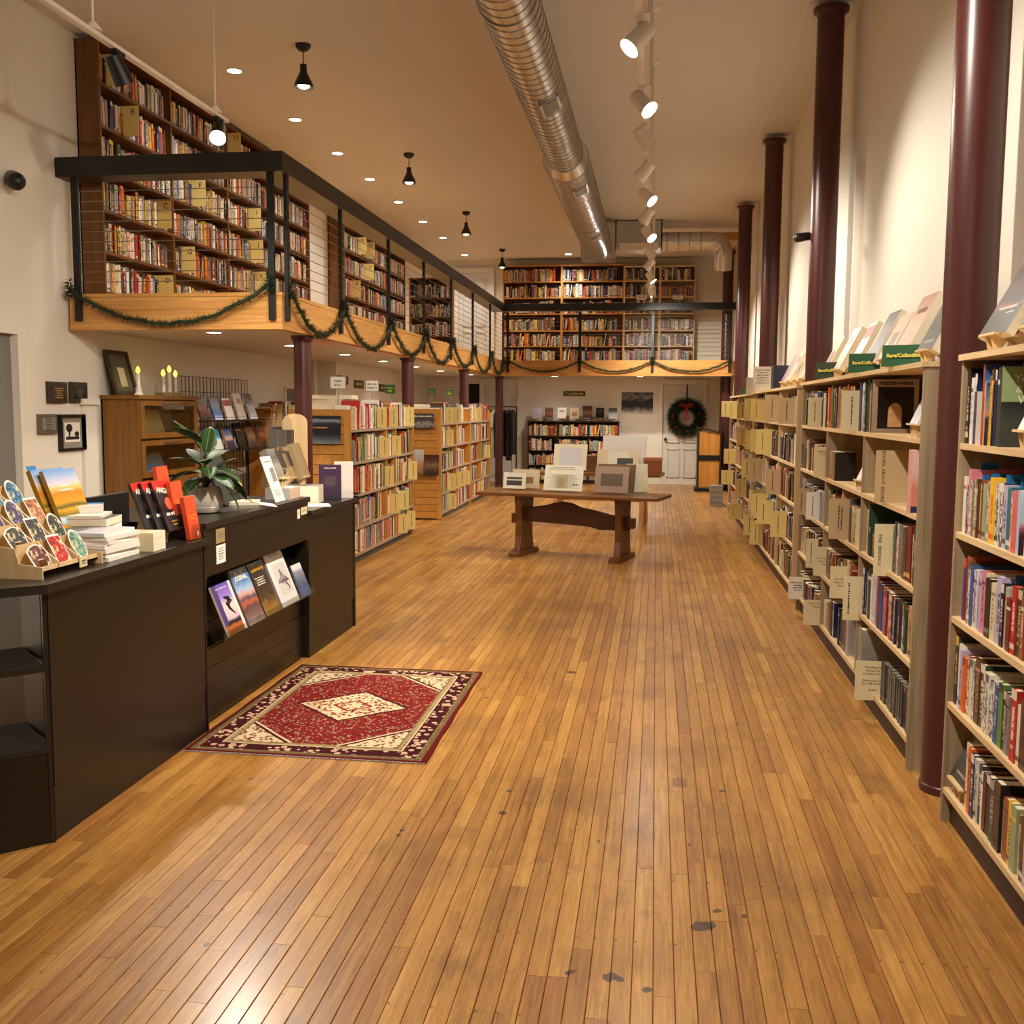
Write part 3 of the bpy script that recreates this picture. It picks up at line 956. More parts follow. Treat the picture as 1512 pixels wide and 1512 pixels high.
fill(NEAR, .8, 1.53, .465, .3, .28, 'bright', N5[1])
display(NEAR, .14, .135, .2, .24, .02, [COV['slate'], pg], 'dark photographic book on birch stand in lower corner of nearest bookcase', 'book', .07, stand_label='birch book stand on bottom shelf of nearest right bookcase')
row_books(NEAR, .22, .135, .3, [(30, 240, 'cream', 'tan'), (22, 236, 'orange', 'black'), (26, 225, 'navy', 'white'), (22, 220, 'white', 'black'), (24, 210, 'charcoal', 'white'), (16, 195, 'white', 'navy'), (22, 200, 'dark red', 'black'), (34, 205, 'black', 'white'), (38, 205, 'charcoal', 'silver'), (44, 225, 'black', 'brown'),
    (20, 180, 'silver', 'white'), (30, 200, 'rust', 'charcoal'), (24, 205, 'yellow', 'charcoal'), (34, 205, 'sage', 'yellow'), (24, 190, 'cream', 'brown'), (26, 200, 'brown', 'white'), (22, 185, 'silver', 'white'), (26, 180, 'pink', 'dark red'), (40, 190, 'dark red', 'white')], N5[0], ks=1.4)
fill(NEAR, .96, 1.53, .135, .3, .28, 'dark', N5[0])

# blue SIGNED slips
def slip(fr, x, y, z, label):
    s = thing('signed_slip', label, 'bookmark', fr['M'] @ Vector((x, y, z)), fr['rz'], 'blue signed slips')
    MB().box((-.001, 0, 0), (.001, .06, .03)).build('slip_sheet', M['tab_blue'], s, world=False)
    R = Matrix.Rotation(PI / 2, 4, 'Z') @ Matrix.Rotation(PI / 2, 4, 'X')
    o = letter('Signed', .018, M['ink'], s, (.0016, .032, .016), (0, 0, 0)); o.rotation_euler = R.to_euler()
for x, y, z, l in ((.075, .05, 1.335, 'second shelf at far end'), (.135, .03, 1.295, 'second shelf over the grey books'), (.22, .02, 1.308, 'second shelf before the yellow book'), (.3, .03, 1.312, 'second shelf behind the yellow book'),
                   (.35, .05, 1.305, 'second shelf over the charcoal book'), (.06, .08, 1.035, 'third shelf at far end'), (.37, .04, 1.0, 'third shelf over the cream book'), (.52, .04, .99, 'third shelf above the dark green book'), (.58, .05, .345, 'bottom shelf among black books')):
    slip(NEAR, x * 1.5, y, z, 'blue signed slip sticking up on ' + l)
n_ = thing('price_note', 'small white price note leaning at far end of third shelf', 'note', NEAR['M'] @ Vector((.055, .075, .90)), -PI / 2)
MB().box((-.04, -.001, -.07), (.04, .001, .05), Matrix.Rotation(.35, 4, 'Y') @ Matrix.Rotation(.6, 4, 'Z')).build('note_sheet', M['paper'], n_, world=False)

# displays on top of the nearest case
display(NEAR, .22, 1.75, .3, .34, .03, [COV['night'], pg], 'large dark landscape photograph book on top of nearest bookcase', 'book', .08, .5, stand_label='birch stand under large dark landscape book')
display(NEAR, .62, 1.75, .28, .3, .03, [COV['slate'], pg], 'grey photograph book displayed at far right edge on top', 'book', .08, .5, stand_label='birch stand at right edge on nearest bookcase top')

# ---------------------------------------------------------------- collectible case
b0, b1, b2 = CB['bays']
U = lambda y: 8.08 - y
D5 = .28
# top shelf, far to near
fill(CB, b0[0], U(6.98), 1.43, .29, D5, 'dark', N5[4], hmax=.25, skip=[(U(7.3), U(7.24)), (U(7.06), U(6.99))])
row_books(CB, U(6.97), 1.43, .29, [(46, 262, 'orange', 'white'), (34, 235, 'brown', 'tan'), (22, 238, 'brown', 'cream'), (52, 275, 'olive', 'black')], N5[4])
fill(CB, U(6.78), U(5.95), 1.43, .29, D5, 'antique', N5[4], hmin=.22, hmax=.27)
row_books(CB, U(5.95), 1.43, .29, [(50, 272, 'navy', 'blue'), (50, 240, 'rust', 'dark red'), (30, 262, 'lavender', 'white'), (40, 268, 'black', 'white'), (26, 262, 'dark green', 'cream'), (70, 276, 'dark green', 'charcoal'), (34, 250, 'cream', 'tan'), (30, 255, 'tan', 'brown')], N5[4])
o = side_cover(CB, U(5.56), 1.43, .23, .275, .03, [COV['wings'], pg], 'art book titled WESTERN WINGS with black cover and arched window', .01)
letter('WESTERN WINGS', .021, M['ink'], o, (0, -.0012, .255), (PI / 2, 0, 0), .0012)
q = MB().add([(.035 * math.cos(k * PI / 10), -.001, .105 + .05 * math.sin(k * PI / 10)) for k in range(11)] + [(-.035, -.001, .03), (.035, -.001, .03)], [tuple([12] + list(range(11)) + [11])])
q.build('cover_window', plain('arched_print', (196, 150, 100), .5, var=.4, scale=30), o, world=False)
display(CB, U(4.68), 1.43, .13, .16, .012, [COV['snow'], pg], 'small pale paperback on birch stand near end of top shelf', 'book', .06, stand_label='birch stand on top shelf beside the end panel')
# second shelf
fill(CB, b0[0], b0[1] - .05, 1.105, .29, D5, 'antique', N5[3], hmin=.15, hmax=.22, full=.95)
row_books(CB, U(6.87), 1.105, .29, [(20, 178, 'tan', 'brown')] * 9 + [(34, 180, 'black', 'charcoal'), (40, 178, 'black', 'grey')], N5[3])
display(CB, U(5.85), 1.105, .11, .14, .01, [M['paper'], pg], 'white leaflet on birch stand beside black volumes second shelf', 'leaflet', .06, stand_label='birch stand beside tan volumes on second shelf', name='leaflet')
fill(CB, U(5.4), U(4.95), 1.105, .29, D5, 'antique', N5[3], hmin=.1, hmax=.14, setback=.14)
o = side_cover(CB, U(4.62), 1.105, .21, .272, .07, [COV['pinkbook'], pg], 'thick pink hardcover with navy base near end of second shelf', .0)
letter('The\nEnc\nAr', .034, M['ink'], o, (.0, -.0012, .215), (PI / 2, 0, 0))
row_books(CB, U(4.74), 1.105, .29, [(24, 228, 'rust', 'pink')], N5[3])
# third shelf
fill(CB, b0[0], b0[1], .79, .29, D5, 'dark', N5[2], skip=[(U(7.62), U(7.56)), (U(7.3), U(7.24))])
fill(CB, b1[0], U(6.2), .79, .29, D5, 'antique', N5[2], hmin=.2, hmax=.27)
row_books(CB, U(6.12), .79, .29, [(34, 252, 'rust', 'orange'), (80, 255, 'charcoal', 'rust'), (26, 220, 'grey', 'white'), (40, 215, 'tan', 'cream'), (40, 205, 'cream', 'brown')], N5[2])
row_books(CB, U(5.6), .79, .29, [(30, 235, 'cream', 'tan'), (36, 268, 'dark green', 'black')], N5[2])
fill(CB, U(5.52), U(5.05), .79, .29, D5, 'antique', N5[2], hmin=.13, hmax=.17)
row_books(CB, U(5.0), .79, .29, [(24, 215, 'charcoal', 'green'), (26, 240, 'dark green', 'grey'), (30, 240, 'charcoal', 'cream'), (22, 168, 'rust', 'brown'), (38, 238, 'grey', 'white'), (34, 165, 'tan', 'brown'), (24, 236, 'white', 'cream'), (44, 232, 'brown', 'dark red'), (30, 225, 'charcoal', 'cream'), (70, 250, 'dark red', 'gold' if 0 else 'yellow')], N5[2])
# fourth shelf
fill(CB, b0[0], b0[1], .465, .3, D5, 'antique', N5[1], hmax=.22, full=.8)
fill(CB, b1[0], b1[1], .465, .3, D5, 'antique', N5[1], hmin=.15, hmax=.2, full=.75)
row_books(CB, U(5.62), .465, .3, [(34, 245, 'navy', 'white'), (26, 235, 'charcoal', 'pale blue'), (44, 232, 'grey', 'rust'), (26, 225, 'pale blue', 'white'), (70, 268, 'black', 'white'), (40, 242, 'cream', 'white'), (70, 240, 'lavender', 'white'), (44, 252, 'dark red', 'rust'), (50, 235, 'dark red', 'brown'),
    (54, 230, 'blue', 'navy'), (50, 225, 'orange', 'yellow'), (60, 222, 'dark red', 'pink'), (44, 220, 'white', 'grey'), (60, 215, 'dark red', 'cream'), (50, 212, 'brown', 'cream')], N5[1])
fill(CB, U(4.955), U(4.535), .465, .3, D5, 'antique', N5[1], hmin=.2, hmax=.23)
fill(CB, U(4.64), U(4.535), .79, .29, D5, 'antique', N5[2], hmin=.22, hmax=.25)
# bottom shelf
fill(CB, b0[0], b0[1], .135, .3, D5, 'antique', N5[0], hmin=.14, hmax=.18, full=.85)
row_books(CB, U(6.85), .135, .3, [(30, 175, 'rust', 'brown'), (30, 180, 'cream', 'tan'), (26, 172, 'silver', 'white'), (30, 176, 'tan', 'brown'), (24, 172, 'white', 'grey'), (60, 185, 'brown', 'tan'), (60, 190, 'charcoal', 'brown'), (60, 215, 'black', 'charcoal'), (40, 215, 'navy', 'white')], N5[0])
row_books(CB, U(6.32), .135, .3, [(40, 225, 'navy', 'white'), (60, 215, 'black', 'grey'), (50, 205, 'charcoal', 'grey'), (60, 200, 'brown', 'tan'), (60, 235, 'grey', 'charcoal'), (40, 240, 'silver', 'white')], N5[0])
row_books(CB, U(5.68), .135, .3, [(60, 240, 'silver', 'grey'), (50, 250, 'grey', 'white')], N5[0])
o = side_cover(CB, U(5.5), .135, .24, .262, .06, [COV['grey'], pg], 'tall grey art book facing out beside grey volumes on bottom shelf', .0)
letter('METR', .04, M['ink'], o, (-.02, -.0012, .235), (PI / 2, 0, 0))
row_books(CB, U(5.12), .135, .3, [(28, 192, 'charcoal', 'grey')] * 21, N5[0])

# cards in the collectible case
def cb_card(y, zi, w, h, mat, label, text=None, size=.02, out=.07, vertical=True, at=None, lift=.0):
    card(CB, U(y), RZ5[zi] + lift, w, h, mat, label, text, size, 0, out, vertical, 1, 'cards in the collectible bookcase', at=at)
cb_card(7.27, 4, .14, .2, 'card_w', 'plain cream card toward far end of collectible case top shelf', 1, .016, at=(.3, .5))
cb_card(5.98, 4, .17, .225, 'card_w', 'cream card with vertical lettering beside navy book on top shelf', 1, .017, at=(.3, .5))
cb_card(6.93, 3, .14, .2, 'card_w', 'cream card reading Masterpieces in Colour beside tan volumes', 'Masterpieces\nin Colour', .017, .07, False, (.5, .8))
cb_card(5.12, 3, .2, .25, 'card_k', 'kraft card reading Books About Books on second shelf', 'BOOKS  ABOUT  BOOKS', .022, .05, True, (.18, .5))
cb_card(7.6, 2, .1, .19, 'card_k', 'kraft card at far end of collectible case third shelf', 1, .014, .09, True, (.4, .5))
cb_card(7.27, 2, .1, .19, 'paper', 'whitish narrow card on third shelf beside far kraft card', 1, .014, .06, True, (.4, .5))
cb_card(6.2, 2, .17, .24, 'card_k', 'kraft card with vertical script left of rust volume third shelf', 2, .017, .08, True, (.35, .5))
cb_card(5.03, 2, .16, .25, 'card_w', 'cream card reading Fine Bindings on third shelf', 'FINE  BINDINGS', .021, .06, True, (.16, .5), -.03)
cb_card(7.2, 1, .08, .2, 'card_w', 'narrow cream card at far end of fourth shelf', 1, .014, .06, True, (.4, .5))
cb_card(6.86, 1, .15, .19, 'card_w', 'cream card reading The Works of Washington Irving', 'The Works of\nWashington\nIrving', .018, .06, False, (.5, .5))
cb_card(6.15, 1, .15, .19, 'card_w', 'cream card reading The Works of Mary Roberts Rinehart', 'The Works of\nMary Roberts\nRinehart', .018, .07, False, (.5, .5), -.02)
cb_card(5.66, 1, .16, .24, 'card_w', 'cream card with vertical lettering left of navy book fourth shelf', 1, .02, .08, True, (.16, .5), -.05)
cb_card(7.9, 0, .16, .17, 'paper', 'white printed card low near the floor left of Victor Hugo card', 4, .012, .08, False, (.5, .55), -.02)
cb_card(6.95, 0, .17, .17, 'card_w', 'cream card reading Victor Hugo Works on bottom shelf', "Victor Hugo's\nWorks", .02, .1, False, (.5, .8), -.02)
cb_card(5.2, 0, .17, .2, 'card_w', 'cream card reading The Waverley Novels on bottom shelf', '"The Waverley\nNovels" by\nSir Walter Scott\n\nEdition de Luxe\n25 of 48 volumes\n\n$1000', .015, .09, False, (.5, .55), -.03)

# displays and signs along the top of the collectible case
TOPS = [(4.72, .27, .33, .05, 'slate', 'large grey book'), (5.22, .3, .33, .05, 'pinkmap', 'pinkish map book'), (5.55, .26, .26, .03, 'beige', 'tan book'), (5.92, .28, .31, .035, 'darkphoto', 'dark photograph book'),
        (6.42, .24, .29, .03, 'redstripe', 'pale book with red stripe'), (6.95, .26, .3, .04, 'pale', 'pale picture book'), (7.45, .24, .27, .03, 'beige', 'faded tan book')]
for y, w, h, t, cv, l in TOPS:
    display(CB, U(y), 1.75, w, h, t, [COV[cv], pg], l + ' leaning on a stand atop collectible bookcase', 'book', .1, .46, group='books displayed on the right bookcases',
            stand_label='birch stand holding ' + l + ' atop collectible bookcase')
def top_sign(fr, x, label, text, w=.2, h=.1, mat='sign_green', z=1.75, ink='ink_y', turn=1.1):
    s = thing('shelf_sign', label, 'sign', fr['M'] @ Vector((x, .03, z)), fr['rz'] + turn, 'green section signs')
    MB().box((-w / 2, 0, 0), (w / 2, .004, h), Matrix.Rotation(-.12, 4, 'X')).build('sign_plate', M[mat], s, world=False)
    letter(text, w * .118, M[ink], s, (0, -.003, h * .5), (PI / 2 - .12, 0, 0), .0012)
top_sign(CB, U(5.0), 'green Rare/Collectible sign nearest the camera on bookcase top', 'Rare/Collectible')
top_sign(CB, U(5.85), 'green Rare/Collectible sign second from camera on bookcase top', 'Rare/Collectible', .2, .105)
top_sign(CB, U(7.05), 'green and faded Rare/Collectible sign third from camera', 'Rare/Collectible', .2, .11, 'sign_dark')

# ---------------------------------------------------------------- the two farther right cases
for fr, mixes in ((CC, ('antique', 'dark', 'units', 'dark', 'units')), (CD, ('units', 'dark', 'units', 'units', 'dark'))):
    for bi, (a, b) in enumerate(fr['bays']):
        for k, z in enumerate(RZ5):
            fill(fr, a, b, z, .29, .27, mixes[k], N5[k] + ', ' + ('far', 'middle', 'near')[bi] + ' bay', hmin=.17, hmax=.25, full=random.choice((.82, .93, 1.0)))
yc = lambda fr, y: (12.05 if fr is CC else 15.75) - y
PLACE = ['first', 'second', 'third', 'fourth', 'fifth', 'sixth']
count_ = {}
spots = [(CC, 8.62, 4, 'card_k'), (CC, 9.75, 4, 'card_k'), (CC, 10.7, 4, 'card_y'), (CC, 11.5, 4, 'card_y'), (CC, 10.3, 3, 'card_y'), (CC, 10.9, 3, 'card_y'), (CC, 11.6, 3, 'card_y'), (CC, 8.9, 1, 'card_y'), (CC, 9.4, 2, 'card_k'), (CC, 11.0, 2, 'card_k'),
         (CC, 11.6, 2, 'card_y'), (CC, 9.9, 1, 'card_y'), (CC, 10.6, 1, 'card_y'), (CC, 11.2, 1, 'card_y'), (CC, 10.9, 0, 'card_y'), (CC, 11.7, 0, 'card_y'), (CD, 12.6, 4, 'card_y'), (CD, 14.6, 4, 'card_y'), (CD, 15.4, 4, 'card_y'),
         (CD, 12.9, 3, 'card_y'), (CD, 14.5, 2, 'card_y'), (CD, 15.0, 1, 'card_y'), (CD, 12.9, 1, 'card_y'), (CD, 13.4, 0, 'card_y')]
spots.sort(key=lambda q: (q[0] is CD, q[2], q[1]))
for fr, y, zi, mt in spots:
    n = count_[(fr['desc'], zi)] = count_.get((fr['desc'], zi), 0) + 1
    card(fr, yc(fr, y), RZ5[zi], random.uniform(.17, .22), random.uniform(.2, .25), mt, '%s card, %s from the near end on %s of %s' % ('buff' if mt == 'card_y' else 'kraft', PLACE[n - 1], N5[zi], fr['desc']), 1, .018, 0, random.uniform(.1, .16), True, 1, 'section cards on the right bookcases', at=(.3, .5))
TOPS2 = [(CC, 8.6, .22, .27, 'pale', 'cream book'), (CC, 9.0, .2, .26, 'beige', 'tan book'), (CC, 9.4, .24, .3, 'pale', 'white edged book'), (CC, 9.85, .22, .29, 'lilac', 'lilac book')]
for fr, y, w, h, cv, l in TOPS2:
    display(fr, yc(fr, y), 1.74, w, h, .03, [COV[cv], pg], l + ' leaning on stand atop third right bookcase', 'book', .1, .46, group='books displayed on the right bookcases', stand_label='birch stand under ' + l + ' atop third right bookcase')
fr = CC
for dy, l in ((0, 'nearer'), (.12, 'farther')):
    put = place_slab('book', l + ' of two tall navy volumes upright on third bookcase top', 'book', fr['M'] @ Matrix.Translation((yc(fr, 10.75 + dy), .2, 1.74)) @ Matrix.Rotation(PI / 2, 4, 'Z'), .26, .25, .1, [COV['navy'], pg])
def notice(fr, x, z, w, h, text, label, size, turn=1.25, mat='paper'):
    s = thing('notice', label, 'notice', fr['M'] @ Vector((x, .05, z)), fr['rz'] + turn)
    MB().box((-w / 2, 0, 0), (w / 2, .004, h)).build('sheet', M[mat], s, world=False)
    if text: scribble(s, w * .8, size, text, 'ink_g', (0, -.001, h * .58), FACE)
notice(CC, yc(CC, 11.6), 1.74, .21, .27, 6, 'white printed notice standing on top of farther right bookcases', .018)
notice(CD, yc(CD, 12.9), 1.73, .14, .2, 0, 'small white booklet standing left of printed notice', .02)
notice(CD, yc(CD, 14.3), 1.73, .1, .1, 0, 'tiny green framed card at far end of bookcase top', .02, mat='sign_dark')

# ================================================================ gallery bookcases
NG = shelf_names(6)
GZ = [2.49, 2.82, 3.16, 3.5, 3.84, 4.18]
gz = [z - 2.43 for z in GZ]
GA = bookcase('gallery_bookcase', 'long dark cherry fiction bookcase on left gallery reaching the ceiling', 'bookcase', (-4.545, 8.1, 2.43), PI / 2, 5.14, 2.08, .2, gz, divs=(1.27, 2.54, 3.82),
              side='cherry', shelf='cherry_h', back='cherry', desc='left gallery bookcase', group='gallery bookcases', bt=.024)
GBK = bookcase('gallery_bookcase', 'second dark cherry bookcase on left gallery beyond the white wall', 'bookcase', (-4.5, 14.6, 2.43), PI / 2, 3.66, 2.08, .24, gz, divs=(1.25, 2.48),
               side='cherry', shelf='cherry_h', back='cherry', desc='second gallery bookcase', group='gallery bookcases', bt=.024)
GP = bookcase('gallery_bookcase', 'dim bookcase facing the stairs at the far end of left gallery', 'bookcase', (-4.45, 18.32, 2.43), 0, .78, 1.42, .25, gz[:4], side='honey', shelf='cherry_h', back='cherry',
              desc='far left gallery bookcase', group='gallery bookcases')
for fr, n in ((GA, 1), (GBK, 2), (GP, 3)):
    for bi, (a, b) in enumerate(fr['bays']):
        for k, z in enumerate(gz if n < 3 else gz[:4]):
            fill(fr, a, b, z, .3, fr['D'] - .01, 'gallery' if n < 3 else 'dark', NG[k] + ', bay ' + ('one', 'two', 'three', 'four')[bi], hmin=.2, hmax=.25, tmax=.04, full=random.choice((.94, 1, 1)), gap=.03)
LET = [(GA, .16, 5, 'A'), (GA, .42, 4, 'B'), (GA, .98, 2, 'C'), (GA, .98, 0, 'D'), (GA, 1.72, 3, 'F'), (GA, 1.45, 1, 'G'), (GA, 2.62, 5, 'H'), (GA, 3.15, 3, 'I'), (GA, 3.2, 2, 'J'), (GA, 3.28, 1, 'K'), (GA, 3.95, 0, 'L'),
       (GBK, .75, 4, 'M'), (GBK, 1.22, 4, 'N'), (GBK, 1.15, 3, 'P'), (GBK, .42, 2, 'R'), (GBK, .3, 0, 'S')]
for fr, u_, k, t in LET:
    card(fr, u_, gz[k] + .0, .19, .25, 'card_y', 'buff letter %s card on the left gallery bookcase' % t, t, .07, 0, .12, False, -1, 'gallery alphabet cards', at=(.28, .8))
# four cases across the back gallery
NB = NG
bz = [.06, .36, .67, 1.01, 1.33, 1.65]
for x0, x1, H, mt, sh, l in ((-3.13, -1.93, 1.97, 'cherry', 'cherry_h', 'leftmost'), (-1.93, -.68, 1.97, 'cherry', 'cherry_h', 'second'), (-.68, .03, 1.93, 'pine', 'pine_h', 'third'), (.03, .72, 1.93, 'pine', 'pine_h', 'rightmost')):
    fr = bookcase('gallery_bookcase', l + ' bookcase across the back gallery' + (' with reddish wood' if mt == 'cherry' else ' with pale pine edges'), 'bookcase', (x0, 20.92, 2.43), 0, x1 - x0, H, .3, bz, side='honey' if mt == 'cherry' else 'pine', shelf='honey_h' if mt == 'cherry' else 'pine_h',
                  back='cherry' if mt == 'cherry' else 'pine', desc=l + ' back gallery bookcase', group='back gallery bookcases', edge=None)
    for k, z in enumerate(bz):
        fill(fr, fr['bays'][0][0], fr['bays'][0][1], z, .28, .28, 'gallery' if mt == 'cherry' else 'dark', NG[k], hmin=.19, hmax=.26, full=random.choice((.9, 1.0)), skip=[(.3, .52)] if (k == 3 and x0 < -3) else ())
    if l == 'leftmost':
        for u_, s in ((.36, 'left'), (.5, 'right')):
            display(fr, u_ - .02, bz[3], .13, .19, .01, [COV['snow' if s == 'left' else 'pale'], pg], s + ' of two small pictures standing in back gallery bookcase', 'picture', .06, .2, .02, name='small_picture')
    if l in ('third', 'rightmost'):
        c_ = thing('shelf_label', 'small white label hanging on ' + l + ' back gallery bookcase', 'label', (x0 + .35, 20.9, 2.43 + 1.27))
        MB().box((-.1, -.004, 0), (.1, 0, .09)).build('label_sheet', M['paper'], c_, world=False)
        scribble(c_, .16, .022, 2, 'ink', (0, -.006, .045), FACE)

# ================================================================ oak book units under the gallery
UZ = [.1, .365, .685, 1.007, 1.325]
NU = N5
def unit(label, y0, y1, divs, desc, pic=None, frontx=-2.9, H=1.52):
    L = y1 - y0
    fr = bookcase('book_unit', label, 'bookcase', (frontx, y0, 0), PI / 2, L, H, .3, UZ, divs=divs, side='honey', shelf='honey_h', back='honey', kick='kick_grey', top=False, desc=desc, group='oak book units', edge='shelf_grey', bt=.026)
    r = fr['root']
    # closed rear half and slatted end panel toward the camera
    MB().box((.026, .302, .02), (L, .6, 1.5)).build('rear_half', M['honey'], r, world=False)
    MB().box((-.02, 0, .01), (0, .6, H)).build('end_panel', M['honey_dark'], r, world=False)
    for a, b in ((0, .055), (.545, .6)):
        MB().box((-.032, a, .01), (-.02, b, H)).build('end_stile', M['honey'], r, world=False)
    MB().box((-.032, .055, H - .06), (-.02, .545, H)).build('end_rail', M['honey_h'], r, world=False)
    z = .02
    while z < H - .09:
        MB().box((-.03, .057, z + .003), (-.02, .543, z + .094)).build('slat', M['honey_h'], r, world=False)
        z += .097
    return fr
U1 = unit('nearer oak book unit with slatted end, behind the black counter', 9.55, 12.15, (1.35, 1.76), 'nearer oak unit')
U2 = unit('farther oak book unit with slatted end and two picture ledges', 13.78, 16.0, (1.1,), 'farther oak unit')
U3 = unit('farthest oak book unit touching the farther one', 16.03, 17.95, (1.0,), 'farthest oak unit', H=1.5)
for fr in (U1, U2, U3):
    for bi, (a, b) in enumerate(fr['bays']):
        for k, z in enumerate(UZ):
            nm = NU[k] + ', bay ' + ('one', 'two', 'three')[bi]
            f_ = random.choice((.6, .8, .95, 1.0)) if fr is not U1 else random.choice((.9, 1.0))
            fill(fr, a, b, z, .31 if k < 4 else .34, .28, 'units', nm, hmin=.2, hmax=.28, tmin=.01, tmax=.034, full=f_, gap=.08)
UC = [(U1, 1.0, 4), (U1, 1.5, 4), (U1, 2.25, 4), (U1, 1.1, 3), (U1, 1.62, 3), (U1, 1.3, 2), (U1, 2.4, 2), (U1, 1.55, 1), (U1, 1.98, 1), (U1, 1.9, 0), (U1, 2.3, 0),
      (U2, .35, 4), (U2, .95, 4), (U2, .4, 3), (U2, .55, 1), (U2, .9, 1), (U2, 1.3, 1), (U2, 1.7, 1), (U2, .6, 0), (U3, .5, 4), (U3, 1.4, 2), (U3, .7, 0)]
count_ = {}
for fr, u_, zi in UC:
    n = count_[(fr['desc'], zi)] = count_.get((fr['desc'], zi), 0) + 1
    card(fr, u_, UZ[zi], .17, .22, 'card_y', 'buff section card, %s from left on the %s of %s' % (ordinal(n), NU[zi], fr['desc']), 1, .018, 0, .09, True, -1, 'section cards in the oak units', at=(.3, .5))
# pictures fixed to the slatted ends, with ledges
def end_picture(y, x0, x1, z0, z1, cv, label, tilt=0.0, frame=None):
    Mw = Matrix.Translation(((x0 + x1) / 2, y, z0)) @ Matrix.Rotation(tilt, 4, 'Y') @ Matrix.Rotation(-.1, 4, 'X')
    return place_slab('print', label, 'picture', Mw, x1 - x0, z1 - z0, .012, [COV[cv], M['ink']])
cov('jet', [(0, (120, 124, 128)), (.2, (60, 66, 80)), (.35, (20, 22, 30)), (.55, (16, 16, 20)), (.7, (30, 36, 54)), (.8, (130, 140, 160)), (.86, (20, 20, 28)), (1, (16, 16, 22))], .14, 1.6)
cov('band', [(0, (60, 58, 54)), (.3, (150, 146, 138)), (.5, (40, 38, 36)), (.8, (90, 88, 84)), (1, (34, 32, 30))], .5, 9)
cov('sky', [(0, (110, 90, 70)), (.4, (180, 130, 90)), (.6, (170, 160, 150)), (1, (190, 186, 176))], .2, 4)
cov('herd', [(0, (50, 40, 36)), (.25, (70, 54, 44)), (.5, (130, 100, 70)), (.7, (90, 50, 44)), (1, (60, 34, 34))], .25, 6)
o = end_picture(9.48, -3.36, -2.98, 1.19, 1.46, 'jet', 'dark poster with silver streaks on nearer oak unit end')
scribble(o, .18, .018, 1, 'gold_ink', (-.03, -.0015, .15), FACE)
o = end_picture(13.7, -3.3, -2.99, 1.26, 1.46, 'band', 'black and white group photograph on farther oak unit end')
scribble(o, .26, .022, 1, 'ink_w', (0, -.0015, .155), FACE)
end_picture(13.68, -3.32, -3.13, .63, .97, 'sky', 'tall calendar with pink sky on farther oak unit end')
end_picture(13.68, -3.12, -2.92, .62, .9, 'herd', 'brown western print beside the sky calendar')
for a in (.56, 1.24):
    MB().box((-.1, .05, a), (-.03, .55, a + .015)).build('picture_ledge', M['acrylic'], U2['root'], world=False)
# flat things on top of the units
def flat_book(x, y, z, w, d, t, rz, mats, label, name='book', cat='book', group=None):
    Mw = Matrix.Translation((x, y, z)) @ Matrix.Rotation(rz, 4, 'Z') @ Matrix.Translation((0, -d / 2, t)) @ Matrix.Rotation(-PI / 2, 4, 'X')
    return place_slab(name, label, cat, Mw, w, d, t, mats, group)
BK = {k: [plain('binding_' + k.replace(' ', '_'), PAL[k], .45), pg] for k in ('red', 'grey', 'charcoal', 'white', 'cream', 'brown', 'dark red', 'green', 'navy', 'black', 'tan', 'blue', 'olive', 'purple', 'orange')}
flat_book(-3.3, 9.78, 1.502, .4, .3, .05, .1, BK['charcoal'], 'grey wrapped volume lying on top of nearer oak unit')
flat_book(-3.3, 10.2, 1.502, .36, .28, .12, -.1, BK['olive'], 'olive box volume lying behind grey wrapped volume')
flat_book(-3.28, 10.2, 1.623, .46, .3, .04, .05, BK['red'], 'long red folio on top of the nearer oak unit pile')
flat_book(-3.3, 11.2, 1.502, .4, .3, .09, .1, BK['white'], 'white bundle on far half of nearer oak unit top')
flat_book(-3.28, 13.98, 1.502, .36, .26, .06, .1, BK['green'], 'green folder lying on top of farther oak unit')
flat_book(-3.3, 14.4, 1.502, .4, .3, .08, 0, BK['cream'], 'cream box lying on top of farther oak unit')

# wall shelving along the left wall under the gallery
GL = bookcase('wall_bookcase', 'golden oak wall bookcase along left wall beyond the wire rack', 'bookcase', (-4.42, 11.45, 0), PI / 2, 2.3, 1.52, .3, UZ, divs=(.75, 1.5), side='honey', shelf='honey_h', back='honey', kick='kick_grey', top=False, desc='left wall bookcase', edge='shelf_grey')
for bi, (a, b) in enumerate(GL['bays']):
    for k, z in enumerate(UZ):
        fill(GL, a, b, z, .31, .28, 'units', NU[k] + ', bay ' + ('one', 'two', 'three')[bi], hmin=.2, hmax=.28, tmin=.012, tmax=.034)
for u_, zi in ((.2, 4), (.7, 4), (.3, 3)):
    card(GL, u_, UZ[zi], .17, .24, 'card_y', 'buff card on left wall bookcase, ' + {(.2, 4): 'nearest on top shelf', (.7, 4): 'farther on top shelf', (.3, 3): 'on second shelf'}[(u_, zi)], None, 0, 0, .05, True, -1, 'cards on the left wall bookcase')

